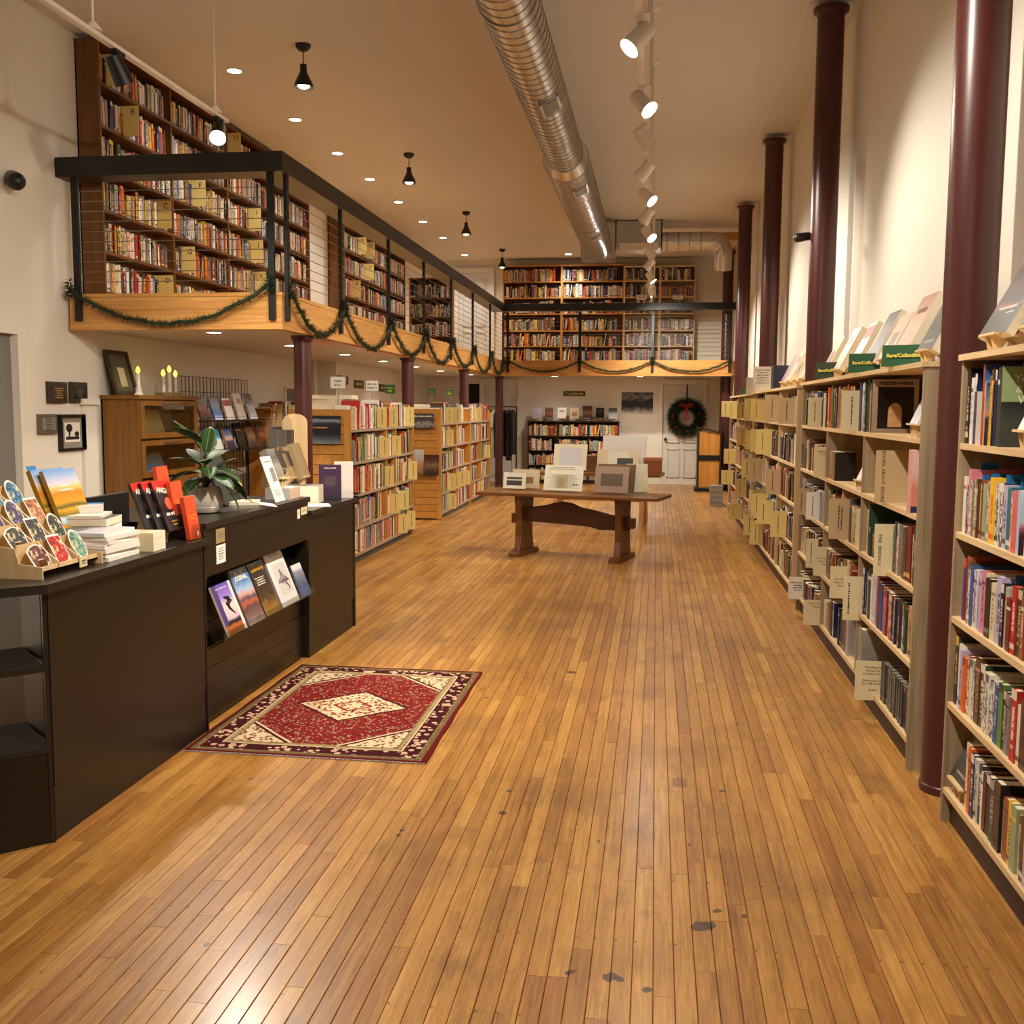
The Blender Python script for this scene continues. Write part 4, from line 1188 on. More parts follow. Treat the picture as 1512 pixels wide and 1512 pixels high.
# dark case at the back wall
EB = bookcase('low_bookcase', 'low espresso bookcase against the back wall under display books', 'bookcase', (-2.6, 20.93, 0), 0, 1.86, 1.28, .28, [.08, .38, .68, .98], divs=(.62, 1.24), side='espresso', shelf='espresso', back='espresso', kick='espresso', desc='espresso bookcase')
NE = shelf_names(4)
for bi, (a, b) in enumerate(EB['bays']):
    for k, z in enumerate([.08, .38, .68, .98]):
        fill(EB, a, b, z, .27, .26, 'back', NE[k] + ', ' + ('left', 'middle', 'right')[bi] + ' bay', hmin=.18, hmax=.24, full=random.choice((.8, 1.0)))
for k, (cv, l) in enumerate((('lilac', 'mauve tree picture'), ('photo_gallery', 'brown dish photograph'), ('pale', 'pale grid'), ('beige', 'tan circle'), ('herd', 'sandwich photograph'), ('black', 'plain black'), ('snow', 'white patterned'))):
    display(EB, .17 + .26 * k, 1.28, .17 if k != 4 else .2, .24 if k != 4 else .28, .02, [COV[cv], pg], 'cookbook with %s cover standing on espresso bookcase' % l, 'book', .1, .25, .03, group='cookbooks on the low bookcase', stand_label='birch stand under the %s cookbook' % l)
# ================================================================ service counter
cx = -2.09
ct = thing('counter', 'long black laminate service counter with raised desk and magazine bay', 'counter', (-2.4, 4.6, 0))
LB, LT = M['black_lam'], M['black_lam2']
def cb(nm, lo, hi, mt=None): return MB().box(lo, hi).build(nm, mt or LB, ct)
# low section and its angled open end
cb('front_panel', (cx - .03, 3.27, .2), (cx, 4.53, .9))
cb('base_board', (cx - .028, 3.27, 0), (cx - .003, 4.53, .198))
MB().prism([(cx - .03, 3.3), (cx - .03, 4.53), (-2.74, 4.53), (-2.9, 3.9), (-2.36, 3.52)], 0, .9, 'z').build('cabinet_body', LB, ct)
MB().prism([(cx + .025, 3.235), (cx + .025, 4.56), (-2.8, 4.56), (-2.98, 3.1), (-2.66, 2.655)], .9, .932, 'z').build('counter_top', LT, ct)
DIR = Vector((.722, .692, 0)); NRM = Vector((-.692, .722, 0))
O = Vector((-2.085, 3.255, 0)) - DIR * .8
RZ = math.atan2(DIR.y, DIR.x)
Mo = Matrix.Translation(O) @ Matrix.Rotation(RZ, 4, 'Z')
for z, t in ((.35, .02), (.64, .02)):
    MB().box((0, .0, z - t), (.785, .36, z), Mo).build('open_shelf', LT, ct)
MB().box((0, .005, 0), (.785, .03, .33), Mo).build('base_panel', LB, ct)
MB().box((.785, 0, 0), (.8, .02, .9), Mo).build('corner_post', LT, ct)
MB().box((0, .36, 0), (.6, .375, .9), Mo).build('shelf_back', LB, ct)
MB().box((-.02, 0, 0), (0, .37, .9), Mo).build('end_panel', LB, ct)
M['brass_strip'] = plain('brass_strip', (150, 126, 84), .35, .8)
# raised desk: overhanging apron with curved cheeks, slatted bay below
YA, YB2 = 4.53, 5.99
cb('desk_apron', (cx - .03, YA + .02, .74), (cx, YB2 - .02, .97))
cb('desk_top', (-2.78, YA, .97), (cx + .012, YB2 + .01, 1.0), LT)
cheek = [(cx, .97), (cx, .74)] + [(cx - .17 + .17 * math.cos(a), .74 - .2 * math.sin(a)) for a in [k * PI / 16 for k in range(1, 9)]] + [(cx - .02, .5) if False else (cx - .17, 0), (-2.74, 0), (-2.74, .97)]
for y in (YA, YB2 - .02):
    MB().prism(cheek, y, y + .02, 'y').build('desk_cheek', LB, ct)
cb('bay_back', (-2.28, YA + .02, 0), (-2.24, YB2 - .02, .74))
for k in range(8):
    z0 = .005 + k * .0915
    xs_ = -2.135 if k < 4 else -2.222
    cb('bay_slat', (-2.24, YA + .022, z0 + .004), (xs_, YB2 - .022, z0 + .086))
    cb('slat_channel', (-2.24, YA + .022, z0 + .086), (xs_ - .006, YB2 - .022, z0 + .0955), M['brass_strip'] if k in (0, 1, 2) else LB)
cb('desk_body', (-2.74, YA + .02, 0), (-2.28, YB2 - .02, .97))
# end section
cb('front_panel', (cx - .03, YB2, .2), (cx, 6.95, .885))
cb('base_board', (cx - .028, YB2, 0), (cx - .004, 6.91, .198))
cb('end_panel', (-2.74, 6.93, 0), (cx + .004, 6.96, .885))
cb('cabinet_body', (-2.74, YB2, 0), (cx - .03, 6.93, .885))
cb('counter_top', (-2.8, YB2, .885), (cx + .025, 6.99, .915), LT)
cb('seam_strip', (cx - .002, YA - .012, 0), (cx + .003, YA, .9), M['black_metal'])

def face_label(y0, y1, z0, z1, mat, label, lines, name='notice'):
    n = thing(name, label, 'notice', (cx, (y0 + y1) / 2, z0))
    MB().box((cx, y0, z0), (cx + .002, y1, z1)).build('sheet', M[mat], n)
    R = Matrix.Rotation(PI / 2, 4, 'Z')
    scribble(n, (y1 - y0) * .8, (z1 - z0) * .09, lines, 'ink_g', (.003, 0, (z1 - z0) * .5), R)
M['gold_paper'] = plain('gold_notice', (150, 132, 84), .5, var=.2, scale=40)
face_label(4.66, 4.76, .885, .955, 'gold_paper', 'small gold framed notice on desk apron', 3)
face_label(4.66, 4.765, .785, .875, 'paper', 'white printed notice under the gold one on desk apron', 5)
face_label(5.8, 5.84, .885, .94, 'paper', 'tiny white tag at right end of desk apron', 2)
face_label(5.86, 5.97, .9, .945, 'card_w', 'cream printed label at right corner of desk apron', 2)

CT = dict(M=Matrix.Translation((cx, 0, 0)) @ Matrix.Rotation(PI / 2, 4, 'Z'), rz=PI / 2, desc='counter')   # x = along the counter, y = depth
# ---------------------------------------------------------------- magazine holder and magazines
mh = thing('magazine_holder', 'clear acrylic magazine holder on front of black counter', 'holder', (-2.03, 5.2, .42))
Mh = Matrix.Translation((-2.035, 0, .42)) @ Matrix.Rotation(PI / 2, 4, 'Z') @ Matrix.Rotation(-.38, 4, 'X')
MB().box((4.62, .0, .0), (5.94, .055, .006), Mh).build('ledge', M['acrylic'], mh)
MB().box((4.62, .055, .0), (5.94, .06, .25), Mh).build('back_plate', M['acrylic'], mh)
MB().box((4.62, -.004, .0), (5.94, .0, .035), Mh).build('front_lip', M['acrylic'], mh)
for x in (4.62, 5.936): MB().box((x, 0, 0), (x + .004, .055, .2 if x < 5 else .09), Mh).build('end_plate', M['acrylic'], mh)
cov('dance', [(0, (120, 60, 20)), (.17, (170, 90, 30)), (.2, (30, 20, 24)), (.26, (40, 30, 50)), (.3, (200, 170, 190)), (.55, (226, 200, 190)), (.72, (150, 120, 200)), (1, (84, 60, 160))], .05, 4, blocks=[(0, .2, .22, 1, (60, 50, 110)), (.88, 0, 1, 1, (226, 222, 210))])
cov('bigsky', [(0, (170, 150, 150)), (.12, (120, 90, 90)), (.3, (90, 60, 60)), (.38, (180, 90, 50)), (.46, (70, 64, 84)), (.55, (200, 150, 140)), (.62, (150, 180, 210)), (.8, (60, 110, 170)), (1, (40, 90, 150))], .09, 5)
cov('quarter', [(0, (150, 110, 50)), (.2, (120, 84, 36)), (.35, (60, 40, 22)), (.6, (40, 28, 18)), (1, (26, 20, 14))], .25, 6)
cov('ballet', [(0, (206, 200, 196)), (1, (222, 216, 210))], .15, 5, blocks=[(.2, .18, .9, .72, (196, 190, 188)), (.48, .42, .66, .56, (150, 138, 140)), (.42, .36, .72, .44, (160, 150, 152))])
cov('elk', [(0, (84, 96, 150)), (.35, (60, 70, 110)), (.5, (90, 96, 110)), (.75, (120, 130, 150)), (.85, (210, 206, 210)), (1, (214, 210, 214))], .2, 6)
def mag(x, w, h, t, cv, label, d=.005, up=.007):
    Mw = Mh @ Matrix.Translation((x, d, up))
    return place_slab('magazine', label, 'magazine', Mw, w, h, t, [COV[cv], M['paper']], 'magazines in the acrylic holder')
a = mag(4.80, .22, .26, .012, 'dance', 'magazine with leaping dancer on violet sky')
q = MB()
q.tube([(-.02, -.001, .19), (.02, -.001, .18), (.03, -.001, .165), (-.01, -.001, .15), (.0, -.001, .13), (.04, -.001, .095)], [.004, .012, .014, .012, .008, .003], 6)
q.build('dancer_print', M['ink'], a, world=False)
scribble(a, .13, .008, 1, 'ink_w', (-.01, -.001, .235), FACE)
b = mag(5.05, .22, .3, .016, 'bigsky', 'magazine titled Big Sky Journal with red mountains')
letter('BIG SKY\nJOURNAL', .036, M['ink_w'], b, (0, -.0012, .262), (PI / 2, 0, 0), .001, space=.8)
c3 = mag(5.28, .21, .3, .014, 'quarter', 'dark brown magazine titled Quarterly in gold')
letter('Quarterly', .044, M['gold_ink'], c3, (0, -.0012, .265), (PI / 2, 0, 0), .001)
letter('Montana', .016, M['ink_w'], c3, (-.04, -.0012, .288), (PI / 2, 0, 0))
scribble(c3, .13, .008, 4, 'ink_w', (-.01, -.001, .19), FACE)
d4 = mag(5.55, .27, .34, .03, 'ballet', 'tall white programme with pale grey dancer drawing', .003)
letter('THE VERVE', .03, M['ink_g'], d4, (0, -.0012, .3), (PI / 2, 0, 0))
q = MB().tube([(.0, -.001, .21), (.005, -.001, .17), (.01, -.001, .15)], [.006, .01, .012], 6).tube([(-.06, -.001, .14), (.01, -.001, .16), (.085, -.001, .14)], [.006, .02, .005], 6) \
    .tube([(.03, -.001, .13), (.06, -.001, .1), (.05, -.001, .08)], [.006, .005, .003], 6)
q.build('dancer_drawing', plain('grey_wash', (128, 116, 122), .6), d4, world=False)
mag(5.82, .16, .2, .01, 'elk', 'small blue grey magazine at right end of holder')

# ---------------------------------------------------------------- sticker rack
rk = thing('sticker_rack', 'stepped plywood rack of stickers on near end of counter', 'rack', (-2.3, 3.55, .932))
Y0, Y1 = 3.33, 3.72
for k in range(4):
    xb, z = -2.17 - k * .085, .95 + k * .062
    MB().box((xb - .07, Y0, z), (xb + .012, Y1, z + .006)).build('tier', M['ply'], rk)
    MB().box((xb + .006, Y0, z), (xb + .012, Y1, z + .022)).build('tier_lip', M['ply'], rk)
    MB().box((xb - .076, Y0, z), (xb - .07, Y1, z + .1), None).build('tier_back', M['ply'], rk)
    for y in (Y0 + .125, Y0 + .255):
        MB().prism([(xb - .07, z), (xb + .012, z), (xb + .012, z + .03), (xb - .03, z + .06), (xb - .07, z + .1)], y - .003, y + .003, 'y').build('tier_divider', M['ply'], rk)
side = [(-2.14, .932), (-2.14, .975)]
for k in range(4):
    xb, z = -2.17 - k * .085, .95 + k * .062
    side += [(xb - .06, z + .035), (xb - .074, z + .09)]
side += [(-2.52, side[-1][1]), (-2.52, .932)]
for y in (Y0 - .006, Y1):
    MB().prism(side, y, y + .006, 'y').build('rack_side', M['ply'], rk)
def sticker_print(l, c_):
    m = NT('sticker_print_' + l.split()[0], .35)
    f = m.noise(m.coord(), 55, 3)
    m.base(m.ramp(f, [(.36, tuple(u * .25 for u in lin(c_))), (.47, lin(c_)), (.56, lin(c_)), (.63, lin((214, 200, 150)))]))
    return m.mat
STK = [(0, 0, 'bear', (110, 48, 56), 'bear sticker in maroon'), (0, 1, 'rect', (196, 44, 40), 'red and green sticker'), (0, 2, 'oval', (120, 160, 140), 'green trout sticker'),
       (1, 0, 'bear', (60, 58, 60), 'grey horse sticker'), (1, 1, 'rect', (70, 60, 70), 'dark mountain sticker behind red one'), (1, 2, 'round', (60, 70, 60), 'round badge sticker'),
       (2, 0, 'rect', (62, 44, 84), 'purple night sticker'), (2, 1, 'oval', (80, 70, 110), 'violet sunset oval sticker'), (2, 2, 'rect', (190, 120, 80), 'sunglasses desert sticker'),
       (3, 0, 'oval', (214, 210, 200), 'white patterned oval sticker'), (3, 1, 'rect', (70, 130, 150), 'blue bee sticker'), (3, 2, 'oval', (50, 110, 150), 'round mountain lake sticker')]
for k, j, sh, c_, l in STK:
    xb, z, y = -2.17 - k * .085, .96 + k * .062, Y0 + .065 + j * .13
    n = {'oval': 20, 'round': 20, 'rect': 4, 'bear': 12}[sh]
    def outline(s):
        if sh == 'rect': return [(-.036 * s, 0), (.036 * s, 0), (.034 * s, .1 * s), (-.034 * s, .1 * s)]
        if sh == 'bear': return [(-.04, .0), (-.025, .0), (-.02, .03), (.015, .03), (.02, 0), (.04, 0), (.045, .05), (.035, .075), (.0, .082), (-.03, .075), (-.05, .06), (-.048, .035)]
        return [(.036 * s * math.cos(2 * PI * i / n), .052 + .052 * s * math.sin(2 * PI * i / n)) for i in range(n)]
    SC = 1.22
    Ms = Matrix.Translation((xb - .0, y, z)) @ Matrix.Scale(SC, 4) @ Matrix.Rotation(PI / 2, 4, 'Z') @ Matrix.Rotation(-.5, 4, 'X')
    s = thing('sticker', l + ' in the plywood rack', 'sticker', (xb, y, z), 0, 'stickers in the rack')
    for nm, sc, y0_, mt in (('backing', 1.0, 0.0, M['paper']), ('sticker_print', .86, -.001, sticker_print(l, c_))):
        pts = [(a_ * (sc if sh == 'bear' else 1), (b_ - .05) * (sc if sh == 'bear' else 1) + .05) for a_, b_ in outline(1.0 if sh == 'bear' else sc)]
        if sh == 'rect' and sc < 1: pts = [(a_, b_ + .007) for a_, b_ in pts]
        q = MB(); vs = [Ms @ Vector((a_, y0_, b_)) for a_, b_ in pts] + [Ms @ Vector((a_, y0_ + .001, b_)) for a_, b_ in pts]
        m_ = len(pts)
        q.add(vs, [tuple(range(m_)), tuple(range(2 * m_ - 1, m_ - 1, -1))] + [(i, (i + 1) % m_, m_ + (i + 1) % m_, m_ + i) for i in range(m_)])
        q.build(nm, mt, s)
nt = thing('price_note', 'tiny cream price note on front of sticker rack', 'note', (-2.135, 3.58, .94))
MB().box((-2.137, 3.555, .94), (-2.134, 3.605, .975)).build('note_sheet', M['card_w'], nt)
scribble(nt, .04, .006, 2, 'ink', (.003, 0, .018), Matrix.Rotation(PI / 2, 4, 'Z'))

# ---------------------------------------------------------------- things on the low counter
cov('prairie', [(0, (206, 110, 20)), (.16, (200, 130, 30)), (.2, (170, 140, 60)), (.24, (170, 196, 214)), (.31, (190, 210, 220)), (.34, (110, 90, 30)), (.42, (206, 160, 40)), (.46, (90, 84, 40)), (.52, (206, 150, 40)), (.66, (196, 130, 40)), (.74, (226, 190, 110)), (.79, (214, 200, 206)), (.9, (160, 180, 214)), (1, (110, 150, 206))], .03, 3)
stand(CT, 4.0, .932, 'birch stand holding prairie landscape paperbacks on counter', .36, .14)
b1_ = display(CT, 4.0, .932, .23, .3, .018, [COV['prairie'], M['paper']], 'front paperback with golden prairie river cover on counter', 'book', .34, .36, .06)
scribble(b1_, .13, .012, 2, 'ink_w', (0, -.001, .035), FACE)
scribble(b1_, .1, .012, 2, 'paper', (0, -.001, .215), FACE)
display(CT, 3.975, .945, .23, .29, .02, [COV['prairie'], M['paper']], 'second prairie paperback tucked behind the front one', 'book', .382, .36, .06)
s_ = thing('signed_slip', 'blue slip sticking up from prairie paperback on counter', 'bookmark', (-2.53, 3.93, 1.26))
MB().box((-.02, -.03, -.03), (-.018, .03, .045), Matrix.Rotation(-.36, 4, 'Y')).build('slip_sheet', M['tab_blue'], s_, world=False)
for k in range(6):
    flat_book(-2.255, 3.87 + random.uniform(-.006, .006), .933 + k * .0165, .25, .25 + random.uniform(-.01, .01), .016, PI / 2 + random.uniform(-.06, .06), [plain('white_cover', (226, 222, 216), .35), M['paper']], 'white book in low counter stack, %s from bottom' % ordinal(k + 1), group='stack of white books on the counter')
flat_book(-2.26, 3.86, .933 + 6 * .0165, .24, .24, .014, PI / 2, [COV['snow'], M['paper']], 'white book with dark photograph on top of the stack')
flat_book(-2.42, 4.03, 1.047, .3, .2, .03, .2, BK['charcoal'], 'dark bound volume lying behind the white stack')
flat_book(-2.44, 4.02, 1.0785, .28, .2, .012, .3, BK['white'], 'white pamphlet on the dark bound volume')
flat_book(-2.43, 4.03, .933, .3, .22, .112, .1, [plain('carton', (186, 172, 150), .7), M['paper']], 'low cardboard carton behind the white stack', 'carton', 'box')
cov('whiteblue', [(0, (226, 224, 214)), (.5, (220, 226, 230)), (.6, (70, 150, 206)), (1, (60, 140, 200))], .1, 3)
flat_book(-2.46, 4.1, 1.0915, .2, .16, .03, .5, [COV['whiteblue'], M['paper']], 'white and blue paperback on top of counter pile')
for k in range(3):
    flat_book(-2.19, 4.1, .933 + k * .0265, .12, .19, .026, PI / 2 + .05, BK['cream'], 'cream edged paperback in small stack, %s from bottom' % ordinal(k + 1), group='small paperback stack')
cov('angels', [(0, (36, 32, 36)), (.25, (44, 40, 44)), (.4, (30, 26, 28)), (.82, (40, 30, 32)), (.86, (206, 40, 34)), (1, (206, 40, 34))], .02, 3)
for k in range(3):
    o = display(CT, 4.28 + k * .055, .932, .17, .235, .014, [COV['angels'], pg], ('rear', 'middle', 'front')[k] + ' black and red paperback on counter stand', 'book', .15 - k * .02, .36, .05, group='black and red paperbacks')
    letter('ANGELS', .036, M['ink_w'], o, (0, -.0012, .186), (PI / 2, .15, 0), .001)
    MB().cyl((0, -.0002, .125), (0, -.0015, .125), .03, n=20).build('flame_print', plain('flame', (226, 84, 60), .5, var=.5, scale=60), o, world=False)
    scribble(o, .11, .022, 1, 'ink_w', (0, -.0015, .07), FACE)
    scribble(o, .08, .01, 2, 'rust' if 'rust' in M else 'gold_ink', (0, -.0015, .03), FACE)
stand(CT, 4.34, .932, 'birch stand under the black and red paperbacks', .15, .1)
oh = thing('leaflet_holder', 'clear stepped acrylic holder with orange booklets on counter', 'holder', (-2.18, 4.42, .932))
M['orange_cover'] = plain('orange_booklet', (206, 70, 34), .4)
for k in range(3):
    X0 = -2.09 - k * .065; zt = .932 + k * .068
    MB().box((X0, 4.4, zt), (X0 + .003, 4.53, zt + .075)).box((X0 - .06, 4.4, zt), (X0, 4.53, zt + .003)).box((X0 - .063, 4.4, zt), (X0 - .06, 4.53, zt + .12)).build('pocket', M['acrylic'], oh)
    Mw = Matrix.Translation((X0 - .008, 4.465, zt + .004)) @ Matrix.Rotation(PI / 2, 4, 'Z') @ Matrix.Rotation(-.16, 4, 'X')
    o = place_slab('booklet', 'orange booklet on ' + ('front', 'middle', 'back')[k] + ' tier of acrylic holder', 'booklet', Mw, .11, .2, .02, [M['orange_cover'], pg], 'orange booklets')
    scribble(o, .085, .01, 2, 'gold_ink', (0, -.001, .1), FACE)
MB().box((-2.095, 4.47, .95), (-2.094, 4.485, .97)).build('round_tag', M['paper'], oh)
MB().box((-2.5, 4.2, .933), (-2.47, 4.55, 1.14)).build('dark_panel', M['black_metal'])
tag(bpy.data.objects['dark_panel'], 'flat black panel standing behind the red paperbacks', 'panel')

# ---------------------------------------------------------------- potted plant
PX_, PY_ = -2.3, 5.0
pl = thing('potted_plant', 'rubber plant with broad dark leaves in white ceramic pot', 'plant', (PX_, PY_, 1.0))
m = NT('speckled_ceramic', .5)
f = m.noise(m.coord(), 160, 2)
m.base(m.mix(f, lin((196, 188, 172)), lin((218, 210, 196))))
M['ceramic'] = m.mat
MB().lathe([(.055, 0), (.078, .006), (.09, .025), (.092, .032), (.0905, .034), (.097, .05), (.096, .07), (.086, .115), (.076, .135), (.07, .135), (.068, .12), (.0, .118)], (PX_, PY_, 1.0), 32).build('pot', M['ceramic'], pl, smooth=True)
MB().lathe([(.067, .0), (.0, .012)], (PX_, PY_, 1.119), 20).build('soil', plain('soil', (48, 30, 20), .9, var=.4), pl)
m = NT('rubber_leaf', .5, 0, .3)
x_, y_, z_ = m.sep(m.coord())
f = m.noise(m.coord(), 14, 3)
rib = y_.abs().lt(.0022)
m.base(m.mix(rib * .6, m.mix(f, lin((22, 44, 20)), lin((52, 78, 36))), lin((120, 140, 84))))
M['leaf'] = m.mat
def leaf_mesh(L, W, bend):
    q = MB(); n = 9; vs = []; fs = []
    for i in range(n + 1):
        t = i / n
        w = W * math.sin(PI * min(1, t * .96 + .02)) ** .75 * (1 if t < .97 else .3)
        zc = -bend * t * t * L
        for j, s in enumerate((-1, -.5, 0, .5, 1)):
            vs.append((t * L, s * w / 2, zc + .18 * abs(s) * w * .5))
    for i in range(n):
        for j in range(4): fs.append((i * 5 + j, i * 5 + j + 1, i * 5 + j + 6, i * 5 + j + 5))
    return vs, fs
LV = [(2.75, .42, .02, .21, .074, .10, 1.36), (1.7, .9, .06, .15, .07, .1, 1.33), (.35, .85, .06, .14, .075, .3, 1.3), (-.2, .55, .03, .17, .075, .35, 1.26), (3.2, .5, .05, .12, .065, .4, 1.25), (-.45, .2, .03, .15, .06, .5, 1.19), (3.9, -.1, .02, .2, .06, .15, 1.2),
      (4.9, -.5, .05, .15, .08, .5, 1.18), (-.75, -.15, .05, .17, .075, .5, 1.19), (.9, .75, .04, .12, .06, .2, 1.24), (2.2, .6, .05, .13, .06, .4, 1.24), (1.2, .3, .05, .14, .06, .6, 1.2), (3.5, .2, .03, .16, .062, .4, 1.23), (4.4, .15, .02, .13, .06, .5, 1.22),
      (-1.2, .7, .0, .12, .06, .2, 1.2), (5.4, .35, .03, .12, .055, .5, 1.22), (2.9, 0.1, .05, .14, .06, .5, 1.18), (.0, 1.15, .02, .12, .06, .2, 1.31)]
stems = MB()
for k, (az, el, r0, L, W, bend, z) in enumerate(LV):
    vs, fs = leaf_mesh(L * 1.3, W * 1.5, bend)
    me = bpy.data.meshes.new('leaf'); me.from_pydata(vs, [], fs); me.materials.append(M['leaf'])
    me.polygons.foreach_set('use_smooth', [True] * len(fs))
    az2 = az + PI / 2 + .15
    px_, py_ = .03 * math.cos(az2) + r0 * .4, .03 * math.sin(az2)
    o = link('leaf', me, pl, (px_, py_, z - 1.0), (0, -el, az2))
    o.rotation_mode = 'XYZ'
    md = o.modifiers.new('thick', 'SOLIDIFY'); md.thickness = .0015
    stems.tube([(PX_ + px_ * .2, PY_ + py_ * .2, 1.12), (PX_ + px_ * .5, PY_ + py_ * .5, (1.12 + z) / 2), (PX_ + px_, PY_ + py_, z)], .004, 6)
stems.build('stem', plain('plant_stem', (92, 92, 48), .5), pl, smooth=True)
tg = thing('gift_tag', 'white gift tag on beige ribbon hanging over desk edge', 'tag', (-2.12, 5.2, 1.0))
MB().box((-.05, -.035, 0), (.05, .035, .0015), Matrix.Translation((.015, .16, .012)) @ Matrix.Rotation(.25, 4, 'Y') @ Matrix.Rotation(.7, 4, 'Z')).build('tag_card', M['paper'], tg, world=False)
rib_ = plain('beige_ribbon', (190, 156, 116), .5)
MB().box((-.05, -.016, 0), (.05, .016, .0015), Matrix.Translation((-.06, .05, .06)) @ Matrix.Rotation(.7, 4, 'Z') @ Matrix.Rotation(.7, 4, 'Y')).build('ribbon_tail', rib_, tg, world=False)
MB().tube([(-.1 + .035 * math.cos(t), .0 + .02 * math.sin(t), .11 + .03 * math.sin(t)) for t in [k * PI / 6 for k in range(12)]], .008, 6, True).build('ribbon_loop', rib_, tg, world=False)

# ---------------------------------------------------------------- things on the desk and the end section
def sheet_text(o, w, h, n, ink='ink_g', z=None): scribble(o, w, h, n, ink, (0, -.001, z), FACE)
fl = display(CT, 5.58, 1.0, .15, .27, .003, [M['paper']], 'white printed flyer in clear holder on desk', 'flyer', .07, .34, .003, name='flyer')
sheet_text(fl, .11, .01, 1, z=.235); sheet_text(fl, .05, .007, 8, z=.15); sheet_text(fl, .11, .006, 4, z=.05)
MB().add([(.005, -.0012, .12), (.06, -.0012, .12), (.06, -.0012, .2), (.005, -.0012, .2)], [(0, 1, 2, 3)]).build('printed_photo', plain('grey_photo', (132, 130, 128), .5, var=.3, scale=40), fl, world=False)
display(CT, 5.42, 1.0, .24, .32, .02, [plain('slate_board', (46, 48, 48), .5), M['black_metal']], 'plain dark slate board leaning behind the plant', 'board', .28, .45, .003, name='slate_board')
flat_book(-2.3, 5.45, 1.001, .22, .16, .02, .3, BK['cream'], 'cream booklet lying on desk behind the tag')
for k in range(3):
    flat_book(-2.2, 5.86, 1.001 + k * .0225, .2, .15, .022, PI / 2 + .05, [plain('pale_cover', (206, 202, 192), .4), plain('blush_pages', (206, 176, 154), .6)], 'pale book in desk corner stack, %s from bottom' % ordinal(k + 1), group='stack of pale books on the desk')
stand(CT, 5.82, 1.068, 'birch stand on the pale book stack', .14, .1)
cov('oldtown', [(0, (120, 112, 100)), (.5, (150, 146, 136)), (.7, (96, 92, 84)), (1, (130, 126, 116))], .3, 5)
display(CT, 5.82, 1.068, .13, .21, .04, [COV['oldtown'], pg], 'grey picture book on stand above pale stack', 'book', .14, .42, .03)
GXY = (-2.55, 6.5)
for k in range(4):
    flat_book(-2.31, 6.52, .916 + k * .0285, .24, .19, .028, .15, BK['grey'], 'grey hardcover in end counter stack, %s from bottom' % ordinal(k + 1), group='stack of grey hardcovers')
stand(CT, 6.52, 1.031, 'birch stand on grey hardcover stack', .26, .1)
M_ = CT['M'] @ Matrix.Translation((6.52, .19, 1.08)) @ Matrix.Rotation(-.35, 4, 'X')
o = place_slab('book', 'tan book with red spine leaning on grey hardcover stack', 'book', M_, .15, .24, .03, [plain('tan_cloth', (150, 128, 92), .6), pg])
MB().box((.075, -.001, 0), (.083, .031, .24)).build('spine', plain('red_spine', (170, 30, 30), .4, var=.5, scale=60), o, world=False)
cov('purple', [(0, (50, 44, 60)), (.12, (56, 48, 66)), (.14, (62, 44, 70)), (1, (70, 48, 78))], .03, 3)
def upright(x, y, z, w, h, t, rz, mats, label):
    return place_slab('book', label, 'book', Matrix.Translation((x, y, z)) @ Matrix.Rotation(rz, 4, 'Z'), w, h, t, mats)
o = upright(-2.2, 6.76, .916, .15, .235, .045, .25, [COV['purple'], BK['charcoal'][0]], 'dark purple book standing on end of counter')
sheet_text(o, .08, .01, 1, 'ink_w', .21); sheet_text(o, .1, .005, 9, 'lav' if 'lav' in M else 'ink_g', .12)
upright(-2.14, 6.88, .916, .13, .25, .05, .3, BK['white'], 'thick white book behind dark purple one')
pp = flat_book(-2.2, 6.3, .916, .28, .2, .002, .4, [M['paper']], 'white paper sheets on end of counter', 'paper_sheet', 'paper')
pn = MB().cyl((-2.29, 6.33, .923), (-2.2, 6.25, .923), .004, n=8).build('pen', M['black_metal']); tag(pn, 'black pen lying on white paper sheet', 'pen')
sc_ = thing('stapler', 'small black stapler at far corner of counter', 'stapler', (-2.1, 6.93, .916))
MB().prism([(-.05, 0), (.05, 0), (.05, .012), (-.05, .012)], -.015, .015, 'y').build('stapler_base', M['black_metal'], sc_, world=False)
MB().prism([(-.05, .014), (.05, .02), (.045, .035), (-.05, .045)], -.012, .012, 'y').build('stapler_arm', M['black_metal'], sc_, world=False)
# ================================================================ lamps
def lamp(name, kind, parent, loc, power, col, **k):
    L = bpy.data.lights.new(name, kind)
    L.energy = power; L.color = col
    for a, b in k.items(): setattr(L, a, b)
    o = bpy.data.objects.new(name, L); C.objects.link(o)
    o.parent = parent; o.location = loc
    return o
LENS = emit('lamp_lens', (1.0, .9, .74), 22.0)
DISC = emit('downlight_disc', (1.0, .94, .84), 22.0)
BULB = emit('pendant_bulb', (1.0, .82, .52), 12.0)
FLAME = emit('candle_flame', (1.0, .72, .06), 2.2)
TZ, TX = 3.62, -.13
trk = thing('light_track', 'long white ceiling light track hung on thin rods down the room', 'light track', (TX, 10, TZ))
MB().box((TX - .018, 1.0, TZ - .012), (TX + .018, 20.4, TZ + .012)).build('track_rail', M['white_metal'], trk)
for k in range(16):
    y = 2.0 + 1.228 * k
    MB().cyl((TX + .05, y, TZ), (TX + .05, y, ZC), .006, n=6).build('hanging_rod', M['white_metal'], trk)
    MB().lathe([(.006, ZC - .03), (.03, ZC - .022), (.055, ZC - .004), (.055, ZC)], (TX + .05, y, 0), 14).build('rod_canopy', M['white_metal'], trk, smooth=True)
    MB().box((TX + .01, y - .012, TZ - .004), (TX + .056, y + .012, TZ + .006)).build('rod_bracket', M['white_metal'], trk)
